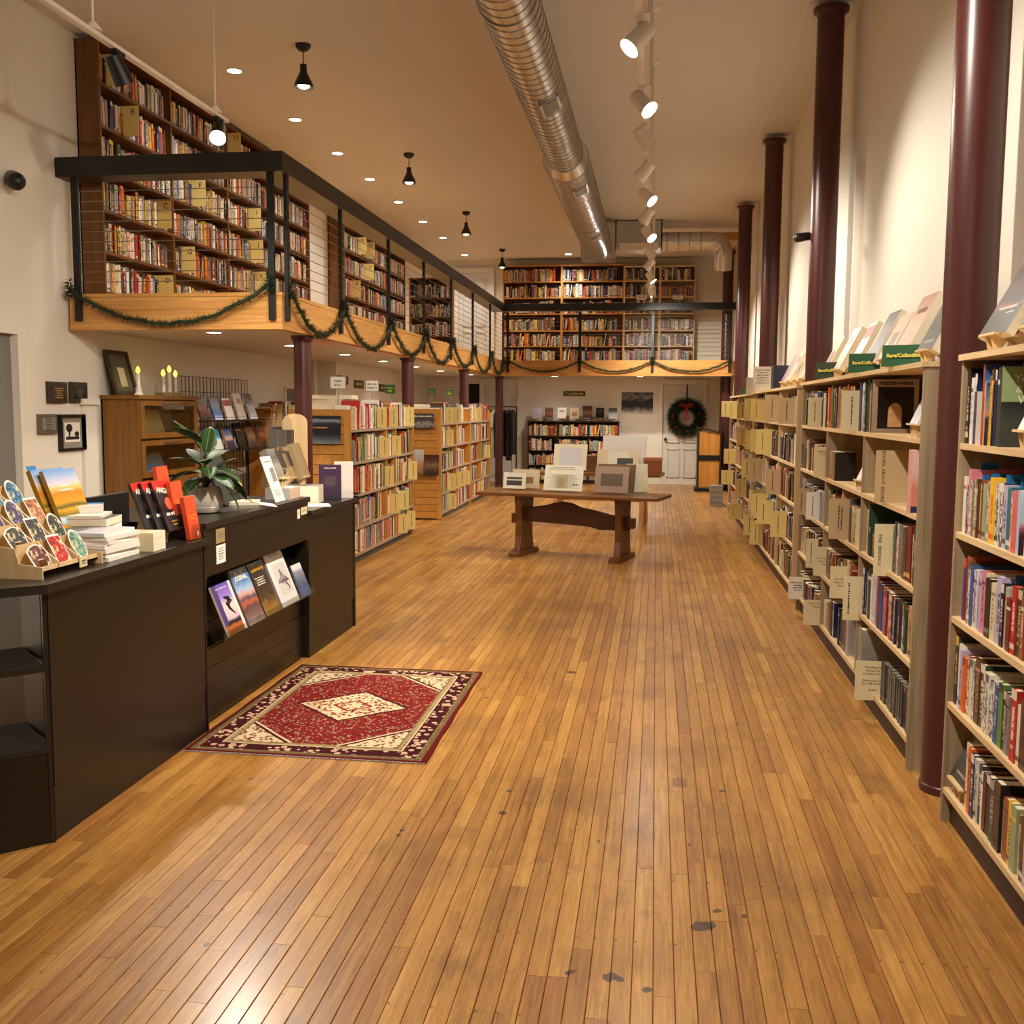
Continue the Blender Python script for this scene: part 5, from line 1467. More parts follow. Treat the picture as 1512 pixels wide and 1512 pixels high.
def track_head(loc, aim, label, mat, power, grp, size=1.05):
    loc, aim = Vector(loc), Vector(aim).normalized()
    h = thing('track_spotlight', label, 'spotlight', loc, 0, grp)
    c = loc + Vector((0, 0, -.11))
    MB().box((loc.x - .02, loc.y - .05, loc.z - .035), (loc.x + .02, loc.y + .05, loc.z - .012)).build('adapter', mat, h)
    MB().cyl((loc.x, loc.y, loc.z - .035), tuple(c), .011, n=8).build('stem', mat, h)
    a, b = c - aim * .075, c + aim * .085
    q = MB().cyl(a, b, .045, .058, 20, False); q.add([a], []); 
    q.cyl(a - aim * .002, a, .044, .045, 20)
    q.build('can', mat, h, smooth=True)
    MB().cyl(b - aim * .014, b - aim * .01, .053, n=20).build('lens', LENS, h)
    l = lamp('spot_lamp', 'SPOT', h, b + aim * .012 - loc, power, WARM, spot_size=1.75, spot_blend=.85, shadow_soft_size=.05)
    l.rotation_euler = aim.to_track_quat('-Z', 'Y').to_euler()
    return h
HY = [1.7, 2.5, 3.6, 4.6, 5.72, 6.89, 7.77, 8.81, 9.85, 10.83, 11.93, 13.24, 14.42, 15.82, 16.63, 17.53, 19.9]
AIM = [(.12, .42, -1.0), (-1, 1.0, -.8), (.8, .75, -1.0), (-.9, .7, -1.0), (-.9, -.45, -1.1), (.8, -.55, -.95), (.8, .55, -1.1), (-.9, .35, -1.0), (.9, -.5, -.9), (-.7, .5, -1.1), (.7, -.6, -.9), (.8, .5, -1.0), (-.9, .2, -1.1), (.8, -.1, -1.1), (-.8, .2, -1.1), (.3, 1.0, -1.0), (.1, -1.0, -.6)]
for k, (y, a) in enumerate(zip(HY, AIM)):
    track_head((TX, y, TZ), a, 'white track spotlight, %s along the ceiling track counting from the entrance' % ordinal(k + 1), M['white_metal'], SPOT_W * (1.2 if y < 5 else 1.0 if y < 10 else 1.4) * (.68 if a[0] > .3 else 1.15), 'white track spotlights')
# shorter track on the left before the gallery
lt = thing('light_track', 'short white light track on rods above the counter at left', 'light track', (-3.13, 6, 3.6))
MB().box((-3.15, 2.6, 3.588), (-3.11, 7.33, 3.612)).build('track_rail', M['white_metal'], lt)
for y in (3.9, 5.54, 7.14):
    MB().cyl((-3.13, y, 3.61), (-3.13, y, ZC), .008, n=6).build('hanging_rod', M['white_metal'], lt)
    MB().lathe([(.05, 3.612), (.045, 3.625), (.014, 3.66), (.008, 3.66)], (-3.13, y, 0), 14).build('rod_bracket', M['white_metal'], lt, smooth=True)
track_head((-3.13, 5.8, 3.6), (.2, .6, -1), 'black spotlight unlit looking at left end of short track', M['black_metal'], SPOT_W * .8, 'black track spotlights')
track_head((-3.13, 7.18, 3.6), (.25, -.75, -.75), 'black spotlight glaring toward viewer at end of short track', M['black_metal'], SPOT_W, 'black track spotlights')

for k, (x, y) in enumerate(((-2.98, 8.58), (-2.98, 12.3), (-2.97, 15.98), (-2.97, 19.75))):
    p = thing('pendant_lamp', 'small black bell pendant lamp, %s from the front of gallery' % ordinal(k + 1), 'lamp', (x, y, ZC), 0, 'black pendant lamps')
    MB().lathe([(.0, ZC - .055), (.035, ZC - .05), (.06, ZC - .025), (.065, ZC)], (x, y, 0), 20).build('ceiling_cup', M['black_metal'], p, smooth=True)
    MB().cyl((x, y, ZC - .05), (x, y, ZC - .16), .005, n=6).build('cord', M['black_metal'], p)
    z = ZC - .16
    MB().lathe([(.0, z), (.028, z), (.03, z - .06), (.045, z - .09), (.075, z - .15), (.083, z - .185), (.08, z - .185), (.07, z - .15), (.035, z - .08)], (x, y, 0), 24).build('shade', M['black_metal'], p, smooth=True)
    MB().sphere((x, y, z - .165), .05, 14, 8, (1, 1, .62)).build('bulb', BULB, p, smooth=True)
    lamp('pendant_light', 'SPOT', p, (0, 0, z - .23 - ZC), PEND_W * 3, (1, .84, .6), spot_size=2.4, spot_blend=.9, shadow_soft_size=.05)
def downlight(x, y, z, label, grp, power, col, angle=2.4):
    d = thing('downlight', label, 'ceiling light', (x, y, z), 0, grp)
    MB().lathe([(.075, z), (.078, z - .006), (.062, z - .008), (.06, z)], (x, y, 0), 24).build('trim_ring', M['white_metal'], d, smooth=True)
    MB().cyl((x, y, z - .002), (x, y, z - .004), .06, n=24).build('lens', DISC, d)
    l = lamp('downlight_lamp', 'SPOT', d, (0, 0, -.012), power, col, spot_size=angle, spot_blend=.9, shadow_soft_size=.06)
for k, y in enumerate((9.14, 10.72, 12.17, 13.57, 15.1, 16.7, 18.3, 20.4)):
    downlight(-3.82, y, ZC, 'round recessed ceiling light over left gallery, %s from front' % ordinal(k + 1), 'gallery ceiling lights', DOWN_W, COOL)
downlight(-1.77, 20.5, ZC, 'lone recessed ceiling light over the back gallery bookcases', 'gallery ceiling lights', DOWN_W, COOL)
for k, (x, y) in enumerate(((-3.72, 8.35), (-3.72, 10.2), (-3.7, 12.0), (-3.7, 13.75), (-3.69, 15.6), (-3.68, 17.4), (-3.52, 19.4), (-2.0, 20.35), (-.32, 20.35))):
    downlight(x, y, ZS, 'round recessed light in gallery soffit, %s counting from the counter' % ordinal(k + 1), 'soffit lights', LOW_W, WARM)

# ================================================================ ventilation
du = thing('ventilation_duct', 'round spiral galvanised duct running along the ceiling', 'duct', (-.97, 10, 4.1))
DXc, DZc = -.97, 4.1
MB().cyl((DXc, 2.0, DZc), (DXc, 10.6, DZc), .19, n=40).build('narrow_pipe', M['duct'], du, smooth=True)
MB().cyl((DXc, 10.6, DZc), (DXc, 10.85, DZc), .195, .235, 40).build('reducer', M['duct'], du, smooth=True)
MB().cyl((DXc, 10.85, DZc), (DXc, 16.6, DZc), .23, n=40).build('wide_pipe', M['duct'], du, smooth=True)
q = MB()
for a, b, r in ((2.0, 10.6, .191), (10.85, 16.6, .231)):
    n = int((b - a) / .12) * 22
    q.tube([(DXc + r * math.cos(2 * PI * i / 22), a + (b - a) * i / n, DZc + r * math.sin(2 * PI * i / 22)) for i in range(n)], .0045, 4)
q.build('spiral_seam', M['steel'], du, smooth=True)
for y in (6.6, 10.58, 10.86, 14.0): MB().cyl((DXc, y - .02, DZc), (DXc, y + .02, DZc), .197 if y < 10.6 else .24, n=40).build('joint_band', M['duct'], du, smooth=True)
for y, r in ((8.4, .19), (11.45, .23), (14.6, .23)):
    Mv = Matrix.Translation((DXc, y, DZc)) @ Matrix.Rotation(math.radians(-28), 4, 'Y')
    MB().box((-.085, -.17, -r - .012), (.085, .17, -r + .02), Mv).build('vent_frame', M['duct'], du)
    MB().box((-.065, -.14, -r - .016), (.065, .14, -r - .01), Mv).build('vent_grille', M['door_grey'], du)
MB().box((-1.24, 16.6, 3.9), (-.7, 17.1, 4.45)).build('plenum', M['duct'], du)
for y in (4.0, 8.0, 12.5, 16.0): MB().box((DXc - .002, y, DZc + .18), (DXc + .002, y + .03, ZC)).build('hanger_strap', M['steel'], du)
hv = thing('air_handler', 'pale grey air handler box hung at ceiling beside the duct', 'air unit', (-.35, 17.2, 4.06))
MB().box((-.68, 16.9, 4.1), (.02, 17.55, 4.53)).build('casing', plain('grey_casing', (176, 176, 170), .5), hv)
MB().box((-.64, 16.86, 4.06), (-.02, 16.9, 4.18)).build('filter_rack', M['white_metal'], hv)
for x in (-.7, .03): MB().cyl((x, 16.92, 4.06), (x, 16.92, ZC), .012, n=8).build('hanger', M['black_metal'], hv)
fp = thing('vent_pipe', 'short shiny pipe with elbow running to the right wall', 'duct', (.5, 17.2, 4.24))
path = [(.02 + .08 * k, 17.2, 4.24) for k in range(11)] + [(.82 + .2 * math.sin(a), 17.2, 4.04 + .2 * math.cos(a)) for a in [k * PI / 16 for k in range(1, 9)]] + [(1.02, 17.25, 3.95), (1.02, 17.3, 3.8)]
MB().tube(path, .15, 24).build('pipe', M['duct'], fp, smooth=True)
for x in (.12, .3, .48, .66): MB().cyl((x - .008, 17.2, 4.24), (x + .008, 17.2, 4.24), .154, n=24).build('joint_band', M['steel'], fp, smooth=True)

# ================================================================ garlands and wreath
M['needle'] = plain('pine_needles', (38, 52, 28), .7, var=.5, scale=14)
M['needle2'] = plain('wreath_needles', (44, 58, 30), .7, var=.6, scale=12)
def needles(pts, n, L, W, rg, rad):
    vs, fs = [], []
    m_ = len(pts) - 1
    for k in range(n):
        t = rg.random() * m_; i = min(int(t), m_ - 1); f_ = t - i
        p = pts[i].lerp(pts[i + 1], f_); d = (pts[i + 1] - pts[i]).normalized()
        o = Vector((rg.gauss(0, 1), rg.gauss(0, 1), rg.gauss(0, 1))); o = (o - d * o.dot(d)).normalized()
        dirn = (o + d * rg.uniform(-.7, .7)).normalized(); s = dirn.cross(Vector((rg.random(), rg.random(), rg.random()))).normalized() * W
        q = p + o * rad * .3; e = q + dirn * L * rg.uniform(.6, 1.1)
        b = len(vs); vs += [q - s, q + s, e]; fs.append((b, b + 1, b + 2))
    return vs, fs
def garland(a, b, sag, label, n=900, rnd=0):
    a, b = Vector(a), Vector(b); rg = random.Random(rnd)
    pts = []
    for k in range(25):
        t = k / 24; p = a.lerp(b, t)
        p.z -= sag * (1 - (2 * t - 1) ** 2) + rg.uniform(-.008, .008)
        pts.append(p)
    g = thing('garland', label, 'garland', (a + b) / 2, 0, 'evergreen garlands on the gallery edge')
    MB().tube(pts, .014, 6).build('rope_core', M['needle'], g)
    vs, fs = needles(pts, n, .05, .0035, rg, .02)
    for e in (a, b):
        v2, f2 = needles([e + Vector((0, 0, .07)), e + Vector((0, 0, -.07))], 130, .065, .004, rg, .02)
        fs += [tuple(len(vs) + i for i in q) for q in f2]; vs += v2
    o = MB().add(vs, fs).build('needle_tufts', M['needle'], g); o['kind'] = 'stuff'
garland((-4.68, 7.79, 2.47), (-3.0, 7.79, 2.5), .29, 'evergreen garland swag across the gallery front above the cabinet', 1500, 1)
for k in range(7):
    y0, y1 = POST_Y[k] + (.07 if k == 0 else 0), POST_Y[k + 1]
    garland((-2.875, y0, 2.46), (-2.875, y1, 2.44), .29 + .03 * (k % 2), 'evergreen garland swag on long gallery edge, %s from front corner' % ordinal(k + 1), 1000 - 60 * k, 20 + k)
fx = (-2.8, -1.45, -.09, 1.33)
for k in range(3):
    garland((fx[k], 19.48, 2.43), (fx[k + 1], 19.48, 2.43), .2, ('left', 'middle', 'right')[k] + ' evergreen garland swag across the back gallery edge', 700, 40 + k)
wr = thing('wreath', 'round evergreen wreath with red bow hanging on white door', 'wreath', (.61, 21.14, 1.36))
rg = random.Random(5)
ring = [Vector((.61 + .28 * math.cos(t), 21.14, 1.36 + .28 * math.sin(t))) for t in [k * 2 * PI / 36 for k in range(37)]]
MB().tube(ring[:-1], .05, 8, True).build('wreath_ring', M['needle2'], wr)
vs, fs = needles(ring, 5200, .15, .006, rg, .08)
vs = [(p.x, min(p.y, 21.215), p.z) for p in vs]
MB().add(vs, fs).build('wreath_needles', M['needle2'], wr)['kind'] = 'stuff'
red = plain('red_ribbon', (160, 30, 28), .45)
for s in (-1, 1):
    MB().tube([(.61, 21.04, 1.6), (.61 + s * .06, 21.0, 1.65), (.61 + s * .12, 21.02, 1.62), (.61 + s * .06, 21.03, 1.58), (.61, 21.04, 1.6)], [.012, .022, .02, .022, .012], 6).build('bow_loop', red, wr, smooth=True)
    MB().prism([(.61 + s * .01, 1.6), (.61 + s * .05, 1.32), (.61 + s * .015, 1.28), (.61 - s * .005, 1.6)], 21.03, 21.036, 'y').build('bow_tail', red, wr)
for k in range(7):
    t = k * .9 + .3
    MB().sphere((.61 + .27 * math.cos(t), 21.05, 1.36 + .27 * math.sin(t)), .022, 8, 6).build('berry', red, wr, smooth=True)
MB().box((.6, 21.2, 1.6), (.625, 21.222, 2.04)).build('door_hanger', M['black_metal'], wr)

# ================================================================ rug
m = NT('persian_rug', .9, 0, .1)
x, y, z = m.sep(m.coord())
W2, H2 = .555, .78
u, v = x / W2, y / H2            # -1..1
au, av = x.abs(), y.abs()
ex, ey = (au * -1.0) + W2, (av * -1.0) + H2      # distance to the edges
e = ex.mn(ey)
vn = m.voro(m.comb(x * 1.0, y * 1.0, 0.0), 42.0)
vn2 = m.voro(m.comb(x * 1.0, y * 1.0, 3.0), 28.0)
fine = m.noise(m.coord(), 60, 2)
RED, DK, CR, TN, PK, BL = lin((140, 30, 28)), lin((58, 18, 20)), lin((196, 176, 140)), lin((120, 98, 66)), lin((190, 120, 104)), lin((44, 34, 44))
c = m.mix(fine, lin((96, 20, 20)), lin((132, 34, 30)))                                   # field
c = m.mix(vn.lt(.27) * .9, c, PK)
c = m.mix(vn2.between(.16, .34) * fine.gt(.5) * .9, c, lin((150, 140, 96)))
c = m.mix(vn.between(.30, .46) * fine.gt(.4) * .8, c, DK)
hexd = au + av                      # cream spandrels cut the corners of the field
cor = hexd.gt(.747)
spc = m.mix(vn.lt(.38), CR, lin((112, 36, 32))); spc = m.mix(vn2.lt(.26), spc, lin((86, 80, 46)))
c = m.mix(cor, c, spc)
c = m.mix(hexd.between(.735, .755), c, DK)
c = m.mix(hexd.between(.715, .733), c, CR)
dia = au / .27 + av / .24
med = m.mix(vn.lt(.4), CR, lin((130, 40, 34))); med = m.mix(vn2.lt(.24), med, DK)
c = m.mix(dia.lt(1.13), c, DK); c = m.mix(dia.lt(1.04), c, med)
c = m.mix(dia.between(.94, 1.0), c, CR)
c = m.mix((au / .11 + av / .1).between(.8, 1.0), c, lin((120, 34, 30)))
# borders from inside out
c = m.mix(e.lt(.165), c, TN); c = m.mix(e.lt(.155), c, m.mix(vn.lt(.25), lin((150, 128, 90)), lin((86, 60, 40))))
c = m.mix(e.lt(.135), c, CR); c = m.mix(e.lt(.128), c, DK)
bd = m.mix(vn2.lt(.4), DK, lin((196, 156, 130))); bd = m.mix(vn2.lt(.1), bd, lin((120, 40, 40)))
c = m.mix(e.lt(.122), c, bd)
c = m.mix(e.lt(.05), c, TN); c = m.mix(e.lt(.043), c, m.mix(vn.lt(.24), lin((104, 84, 52)), lin((150, 124, 90))))
c = m.mix(e.lt(.02), c, lin((96, 24, 26)))
m.base(c)
m.bump(m.noise(m.coord(), 400, 2), .25, .003)
rug = thing('rug', 'red Persian rug with cream diamond centre on floor by counter', 'rug', (-1.525, 5.02, 0))
q = MB(); n = 24; vs, fs = [], []
for i in range(n + 1):
    for j in range(n + 1):
        a, b = -W2 + 2 * W2 * i / n, -H2 + 2 * H2 * j / n
        wv = .003 * math.sin(j * .9) if i in (0, n) else 0
        vs.append((a + wv - .007 * (b / H2) * max(0, a / W2) ** 2, b, .007 + .0015 * math.sin(i * .7) * math.sin(j * .5)))
for i in range(n):
    for j in range(n): fs.append((i * (n + 1) + j, (i + 1) * (n + 1) + j, (i + 1) * (n + 1) + j + 1, i * (n + 1) + j + 1))
o = q.add(vs, fs).build('rug_pile', m.mat, rug, world=False, smooth=True)
md = o.modifiers.new('thick', 'SOLIDIFY'); md.thickness = .006; md.offset = -1
q = MB(); rg = random.Random(3)
for s in (-1, 1):
    for k in range(150):
        x = -W2 + 2 * W2 * k / 149
        L = rg.uniform(.006, .016)
        q.add([(x - .0015, s * H2, .006), (x + .0015, s * H2, .006), (x + rg.uniform(-.004, .004), s * (H2 + L), .003)], [(0, 1, 2)])
q.build('fringe', M['paper'], rug, world=False)['kind'] = 'stuff'

# ================================================================ tables in the middle of the room
M['slab_wood'] = wood('walnut_slab', (82, 48, 18), (128, 82, 36), 'x', .32, .8)
M['slab_dark'] = wood('dark_walnut', (50, 24, 10), (92, 50, 22), 'x', .35, .8)
M['slab_leg'] = wood('walnut_leg', (72, 40, 14), (112, 66, 26), 'z', .38, .8)
tb = thing('trestle_table', 'live-edge wooden trestle table with wavy stretcher in middle of room', 'table', (-.84, 10.6, 0), math.radians(-14))
def live(L, D, amp, seed, n=30):
    rg = random.Random(seed); ph = [rg.uniform(0, 6) for _ in range(6)]
    f_ = lambda t, o: amp * (math.sin(t * 5 + ph[o]) + .5 * math.sin(t * 11 + ph[o + 1]) + .3 * math.sin(t * 23 + ph[o + 2]))
    lo = [(-L / 2 + L * i / n, -D / 2 + f_(i / n * 2, 0) + (.12 * max(0, i / n - .8) ** 1.2 * 2)) for i in range(n + 1)]
    hi = [(L / 2 - L * i / n, D / 2 + f_(i / n * 2, 3)) for i in range(n + 1)]
    return lo + hi
o = MB().prism(live(1.95, .6, .012, 2), .635, .672, 'z').build('table_top', M['slab_wood'], tb, world=False)
md = o.modifiers.new('b', 'BEVEL'); md.width = .008; md.segments = 2; md.limit_method = 'ANGLE'
for s in (-1, 1):
    q = MB().prism([(-.21, .05), (-.17, .2), (-.165, .4), (-.2, .635), (.2, .635), (.165, .4), (.17, .2), (.21, .05)], s * .54 - .035, s * .54 + .035, 'x')
    o = q.build('leg', M['slab_leg'], tb, world=False); md = o.modifiers.new('b', 'BEVEL'); md.width = .008; md.segments = 2
    o = MB().prism([(-.29, 0), (-.29, .035), (-.22, .055), (.22, .055), (.29, .035), (.29, 0)], s * .54 - .06, s * .54 + .06, 'x').build('foot', M['slab_leg'], tb, world=False)
top = [(-.62, .36), (-.62, .5), (-.5, .505), (-.4, .515), (-.3, .53), (-.2, .56), (-.1, .575), (.0, .56), (.1, .52), (.2, .505), (.3, .485), (.42, .46), (.62, .45), (.62, .31), (.5, .3), (.3, .3), (.2, .325), (-.1, .34), (-.4, .35), (-.5, .355)]
o = MB().prism(top, -.025, .025, 'y').build('stretcher', M['slab_dark'], tb, world=False)
md = o.modifiers.new('b', 'BEVEL'); md.width = .006; md.segments = 2
for s in (-1, 1): MB().box((s * .64 - .03, -.035, .33), (s * .64 + .03, .035, .43)).build('wedge', M['slab_leg'], tb, world=False)
T2 = Matrix.Translation((-.72, 13.8, 0)) @ Matrix.Rotation(math.radians(-6), 4, 'Z')
M['bench'] = wood('pale_oak_bench', (158, 104, 50), (196, 142, 80), 'z', .45, .8)
t2 = thing('trestle_table', 'second pale wood trestle table behind the first one', 'table', (-.72, 13.8, 0), math.radians(-6))
MB().prism(live(1.65, .62, .008, 7), .65, .69, 'z').build('table_top', M['slab_wood'], t2, world=False)
for s in (-1, 1):
    MB().prism([(-.26, 0), (-.2, .35), (-.16, .65), (.16, .65), (.2, .35), (.26, 0), (.15, 0), (.1, .22), (0, .3), (-.1, .22), (-.15, 0)], s * .58 - .03, s * .58 + .03, 'x').build('leg', M['bench'], t2, world=False)
MB().box((-.55, -.02, .3), (.55, .02, .42)).build('stretcher', M['bench'], t2, world=False)
T1 = Matrix.Translation((-.84, 10.6, 0)) @ Matrix.Rotation(math.radians(-14), 4, 'Z')
def easel(T, u_, v_, z, w, h, lean, label, mats, t=.012, turn=0.0, cat='print', name='matted_print', lift=.02):
    Mw = T @ Matrix.Translation((u_, v_, z + lift)) @ Matrix.Rotation(turn, 4, 'Z') @ Matrix.Rotation(-lean, 4, 'X')
    o = place_slab(name, label, cat, Mw, w, h, t, mats)
    MB().box((-w * .35, -.03, -.006), (w * .35, t + .05, 0)).build('easel_ledge', M['acrylic'], o, world=False)
    MB().box((-w * .2, t, 0), (w * .2, t + .003, h * .7)).build('easel_back', M['acrylic'], o, world=False)
    return o
cov('news', [(0, (206, 200, 180)), (1, (216, 210, 192))], .3, 14, blocks=[(.3, .08, .62, .62, (196, 176, 130)), (.38, .14, .54, .5, (176, 150, 100))])
cov('photoframe', [(0, (150, 120, 96)), (1, (156, 126, 102))], .05, 3, blocks=[(.18, .25, .82, .72, (84, 60, 34))])
cov('smallbw', [(0, (214, 206, 184)), (1, (220, 212, 192))], .05, 3, blocks=[(.15, .2, .85, .72, (60, 60, 60)), (.15, .5, .85, .6, (180, 180, 176))])
cov('palemap', [(0, (224, 216, 188)), (1, (228, 222, 198))], .1, 5, blocks=[(.18, .12, .84, .86, (206, 208, 214))])
cov('map', [(0, (196, 190, 150)), (.5, (214, 206, 180)), (1, (224, 218, 200))], .4, 7)
cov('tanmat', [(0, (206, 190, 156)), (1, (214, 200, 168))], .06, 3, blocks=[(.25, .35, .75, .95, (220, 214, 200)), (.48, .2, .86, .62, (52, 58, 52))])
cov('whitemat', [(0, (214, 210, 200)), (1, (226, 222, 214))], .25, 6, blocks=[(.1, .12, .9, .3, (196, 190, 178))])
easel(T1, -.66, .0, .672, .25, .17, .15, 'small mounted black and white photograph at left end of table', [COV['smallbw'], M['paper']])
easel(T1, -.58, .12, .672, .3, .2, .15, 'pale picture frame behind small mounted photograph', [COV['beige'], M['card_k']], .03)
o = easel(T1, -.1, -.05, .672, .42, .27, .28, 'old newspaper page in clear sleeve on table', [COV['news'], M['paper']])
scribble(o, .34, .012, 2, 'ink_g', (-.02, -.001, .235), FACE); scribble(o, .06, .02, 1, 'ink', (.14, -.001, .06), FACE); scribble(o, .36, .004, 24, 'ink_g', (0, -.0008, .1), FACE)
easel(T1, .43, -.07, .672, .36, .27, .2, 'brown matted sepia photograph at right end of table', [COV['photoframe'], M['ink']], .02)
easel(T1, .43, .06, .672, .4, .29, .24, 'brown wood frame behind sepia photograph', [plain('frame_back', (120, 88, 54), .5), M['ink']], .02)
easel(T1, .66, .1, .672, .22, .3, .3, 'pale map sheets curling at right end of table', [COV['map'], M['paper']], .03, .35)
easel(T2, -.42, -.05, .69, .45, .36, .25, 'cream matted print on second table', [COV['palemap'], M['paper']], .03)
easel(T2, .24, -.12, .69, .56, .3, .3, 'tan matted print with dark picture on second table', [COV['tanmat'], M['paper']], .03)
easel(T2, .28, .12, .69, .58, .45, .25, 'stack of white matted prints in plastic on second table', [COV['whitemat'], M['paper']], .07, lift=.05)
bx_ = thing('wooden_box', 'small brown wooden box between prints on second table', 'box', (-.86, 13.95, .69))
q = MB().box((-.1, -.12, 0), (.1, .12, .2)).build('box_body', M['slab_wood'], bx_, world=False)
MB().box((-.105, -.125, .2), (.105, .125, .215)).build('box_lid', M['slab_wood'], bx_, world=False)
bx2 = thing('wooden_box', 'reddish wooden box at right end of second table', 'box', (-.03, 13.9, .69))
MB().box((-.12, -.12, 0), (.12, .12, .16)).build('box_body', plain('redwood', (150, 84, 50), .5), bx2, world=False)
MB().box((-.125, -.125, .16), (.125, .125, .2)).build('box_lid', plain('redwood_lid', (176, 110, 70), .5), bx2, world=False)

# ================================================================ podium, clothes rail, back wall things
pd = thing('podium', 'wooden podium with dark frame standing before the wreath door', 'podium', (1.0, 19.75, 0))
for x in (.78, 1.19):
    MB().prism([(19.52, 0.06), (19.52, 1.16), (19.98, 1.2), (19.98, .06)], x, x + .03, 'x').build('side_panel', M['espresso'], pd)
MB().box((.81, 19.54, .08), (1.19, 19.56, .58)).build('front_panel', M['honey'], pd)
MB().box((.81, 19.54, .68), (1.19, 19.56, 1.12)).build('front_panel', M['honey'], pd)
MB().box((.8, 19.52, .58), (1.2, 19.56, .68)).build('cross_band', M['black_metal'], pd)
MB().prism([(.77, 1.18), (1.23, 1.08), (1.23, 1.11), (.77, 1.21)], 19.5, 20.0, 'y').build('reading_top', M['espresso'], pd)
MB().box((.74, 19.48, 0), (1.26, 20.02, .06)).build('base', M['black_metal'], pd)
cr = thing('clothes_rail', 'black metal clothes rail near the far left door', 'clothes rail', (-3.05, 20.3, 0))
MB().tube([(-3.4, 20.3, .02), (-3.4, 20.3, 1.56), (-2.75, 20.3, 1.56)], .012, 8).tube([(-2.75, 20.3, 1.56), (-2.75, 20.3, .02)], .012, 8).build('rail_frame', M['black_metal'], cr)
for x in (-3.4, -2.75): MB().box((x - .015, 20.1, 0), (x + .015, 20.5, .03)).build('foot', M['black_metal'], cr)
def garment(x, z0, w, mat, label):
    g = thing('hanging_shirt', label, 'clothing', (x, 20.3, z0), 0, 'shirts on the clothes rail')
    pts = [(-.02, 1.5), (-w * .5, 1.44), (-w * .62, 1.15), (-w * .46, 1.13), (-w * .42, z0), (w * .42, z0 - .02), (w * .46, 1.13), (w * .62, 1.15), (w * .5, 1.44), (.02, 1.5)]
    q = MB().prism([(20.3 + a, b) for a, b in pts], x - .035, x + .035, 'x')
    o = q.build('cloth', mat, g); md = o.modifiers.new('b', 'BEVEL'); md.width = .02; md.segments = 3
    MB().tube([(x, 20.3, 1.49), (x, 20.3, 1.54), (x, 20.315, 1.575), (x, 20.285, 1.575)], .004, 6).build('hanger_hook', M['steel'], g)
dk = plain('black_cloth', (20, 19, 20), .9)
for k, (x, z0) in enumerate(((-3.3, .6), (-3.2, .55), (-3.1, .5), (-3.0, .58), (-2.9, .5), (-2.82, .62))):
    garment(x, z0, .5, dk if k != 1 else plain('pale_cloth', (190, 180, 150), .9), ('black' if k != 1 else 'pale') + ' shirt on clothes rail, %s from left' % ordinal(k + 1))
sg = thing('wall_sign', 'dark green Food/Spirits sign on back wall above cookbooks', 'sign', (-1.67, 21.24, 1.8))
MB().box((-1.9, 21.235, 1.79), (-1.45, 21.25, 1.89)).build('sign_plate', M['sign_dark'], sg)
letter('Food/Spirits', .075, M['ink_y'], sg, (-.005, -.007, .04), (PI / 2, 0, 0), .001)
cov('bwphoto', [(0, (190, 188, 184)), (.12, (120, 118, 116)), (.3, (30, 30, 32)), (.6, (40, 40, 42)), (.75, (130, 128, 126)), (1, (46, 46, 48))], .35, 5)
ph = place_slab('photograph', 'large unframed black and white photograph on back wall', 'picture', Matrix.Translation((-.385, 21.235, 1.45)), .64, .42, .014, [COV['bwphoto'], M['paper']])
for k in range(8):
    flat_book(.98 + random.uniform(-.01, .01), 16.7, .001 + .0405 * k, .2, .3, .04, random.uniform(-.06, .06), [BK['grey'][0], M['door_grey']] if k % 2 else [M['shelf_grey'], M['shelf_grey']], 'grey pile of papers on floor by far bookcase, %s from bottom' % ordinal(k + 1), 'paper_pile', 'papers', 'paper pile on the floor')

# ================================================================ left wall
def plaque(y0, y1, z0, z1, label, wood_m, plate, lines, ink):
    p = thing('plaque', label, 'plaque', (XL, (y0 + y1) / 2, z0), 0, 'plaques on the left wall')
    MB().box((XL, y0, z0), (XL + .025, y1, z1)).build('backing', wood_m, p)
    MB().box((XL + .025, y0 + .04, z0 + .03), (XL + .028, y1 - .03, z1 - .03)).build('plate', plate, p)
    scribble(p, (y1 - y0) * .5, .012, lines, ink, (.0295, .01, (z1 - z0) * .45), Matrix.Rotation(PI / 2, 4, 'Z'))
wd = plain('plaque_wood', (52, 34, 24), .4); bp = plain('black_plate', (18, 14, 13), .25)
plaque(7.52, 7.78, 1.56, 1.73, 'left of two dark wooden plaques on left wall', wd, bp, 5, 'gold_ink')
plaque(7.83, 8.08, 1.565, 1.735, 'right of two dark wooden plaques on left wall', wd, bp, 4, 'ink_g')
plaque(7.38, 7.62, 1.32, 1.475, 'grey wooden plaque below the dark pair', plain('grey_plaque', (96, 88, 76), .5), plain('grey_plate', (140, 136, 126), .35), 5, 'ink')
fr_ = thing('framed_print', 'black framed print of dark trees on left wall', 'picture', (XL, 7.85, 1.18))
y0, y1, z0, z1 = 7.66, 8.03, 1.175, 1.47
for a, b in (((y0, z0), (y1, z0 + .022)), ((y0, z1 - .022), (y1, z1)), ((y0, z0 + .022), (y0 + .03, z1 - .022)), ((y1 - .03, z0 + .022), (y1, z1 - .022))):
    MB().box((XL, a[0], a[1]), (XL + .03, b[0], b[1])).build('frame_bar', M['black_metal'], fr_)
MB().box((XL, y0 + .02, z0 + .015), (XL + .008, y1 - .02, z1 - .015)).build('mat_board', plain('grey_mat', (142, 134, 122), .7), fr_)
MB().box((XL + .008, 7.745, 1.245), (XL + .011, 7.965, 1.405)).build('print_sheet', M['paper'], fr_)
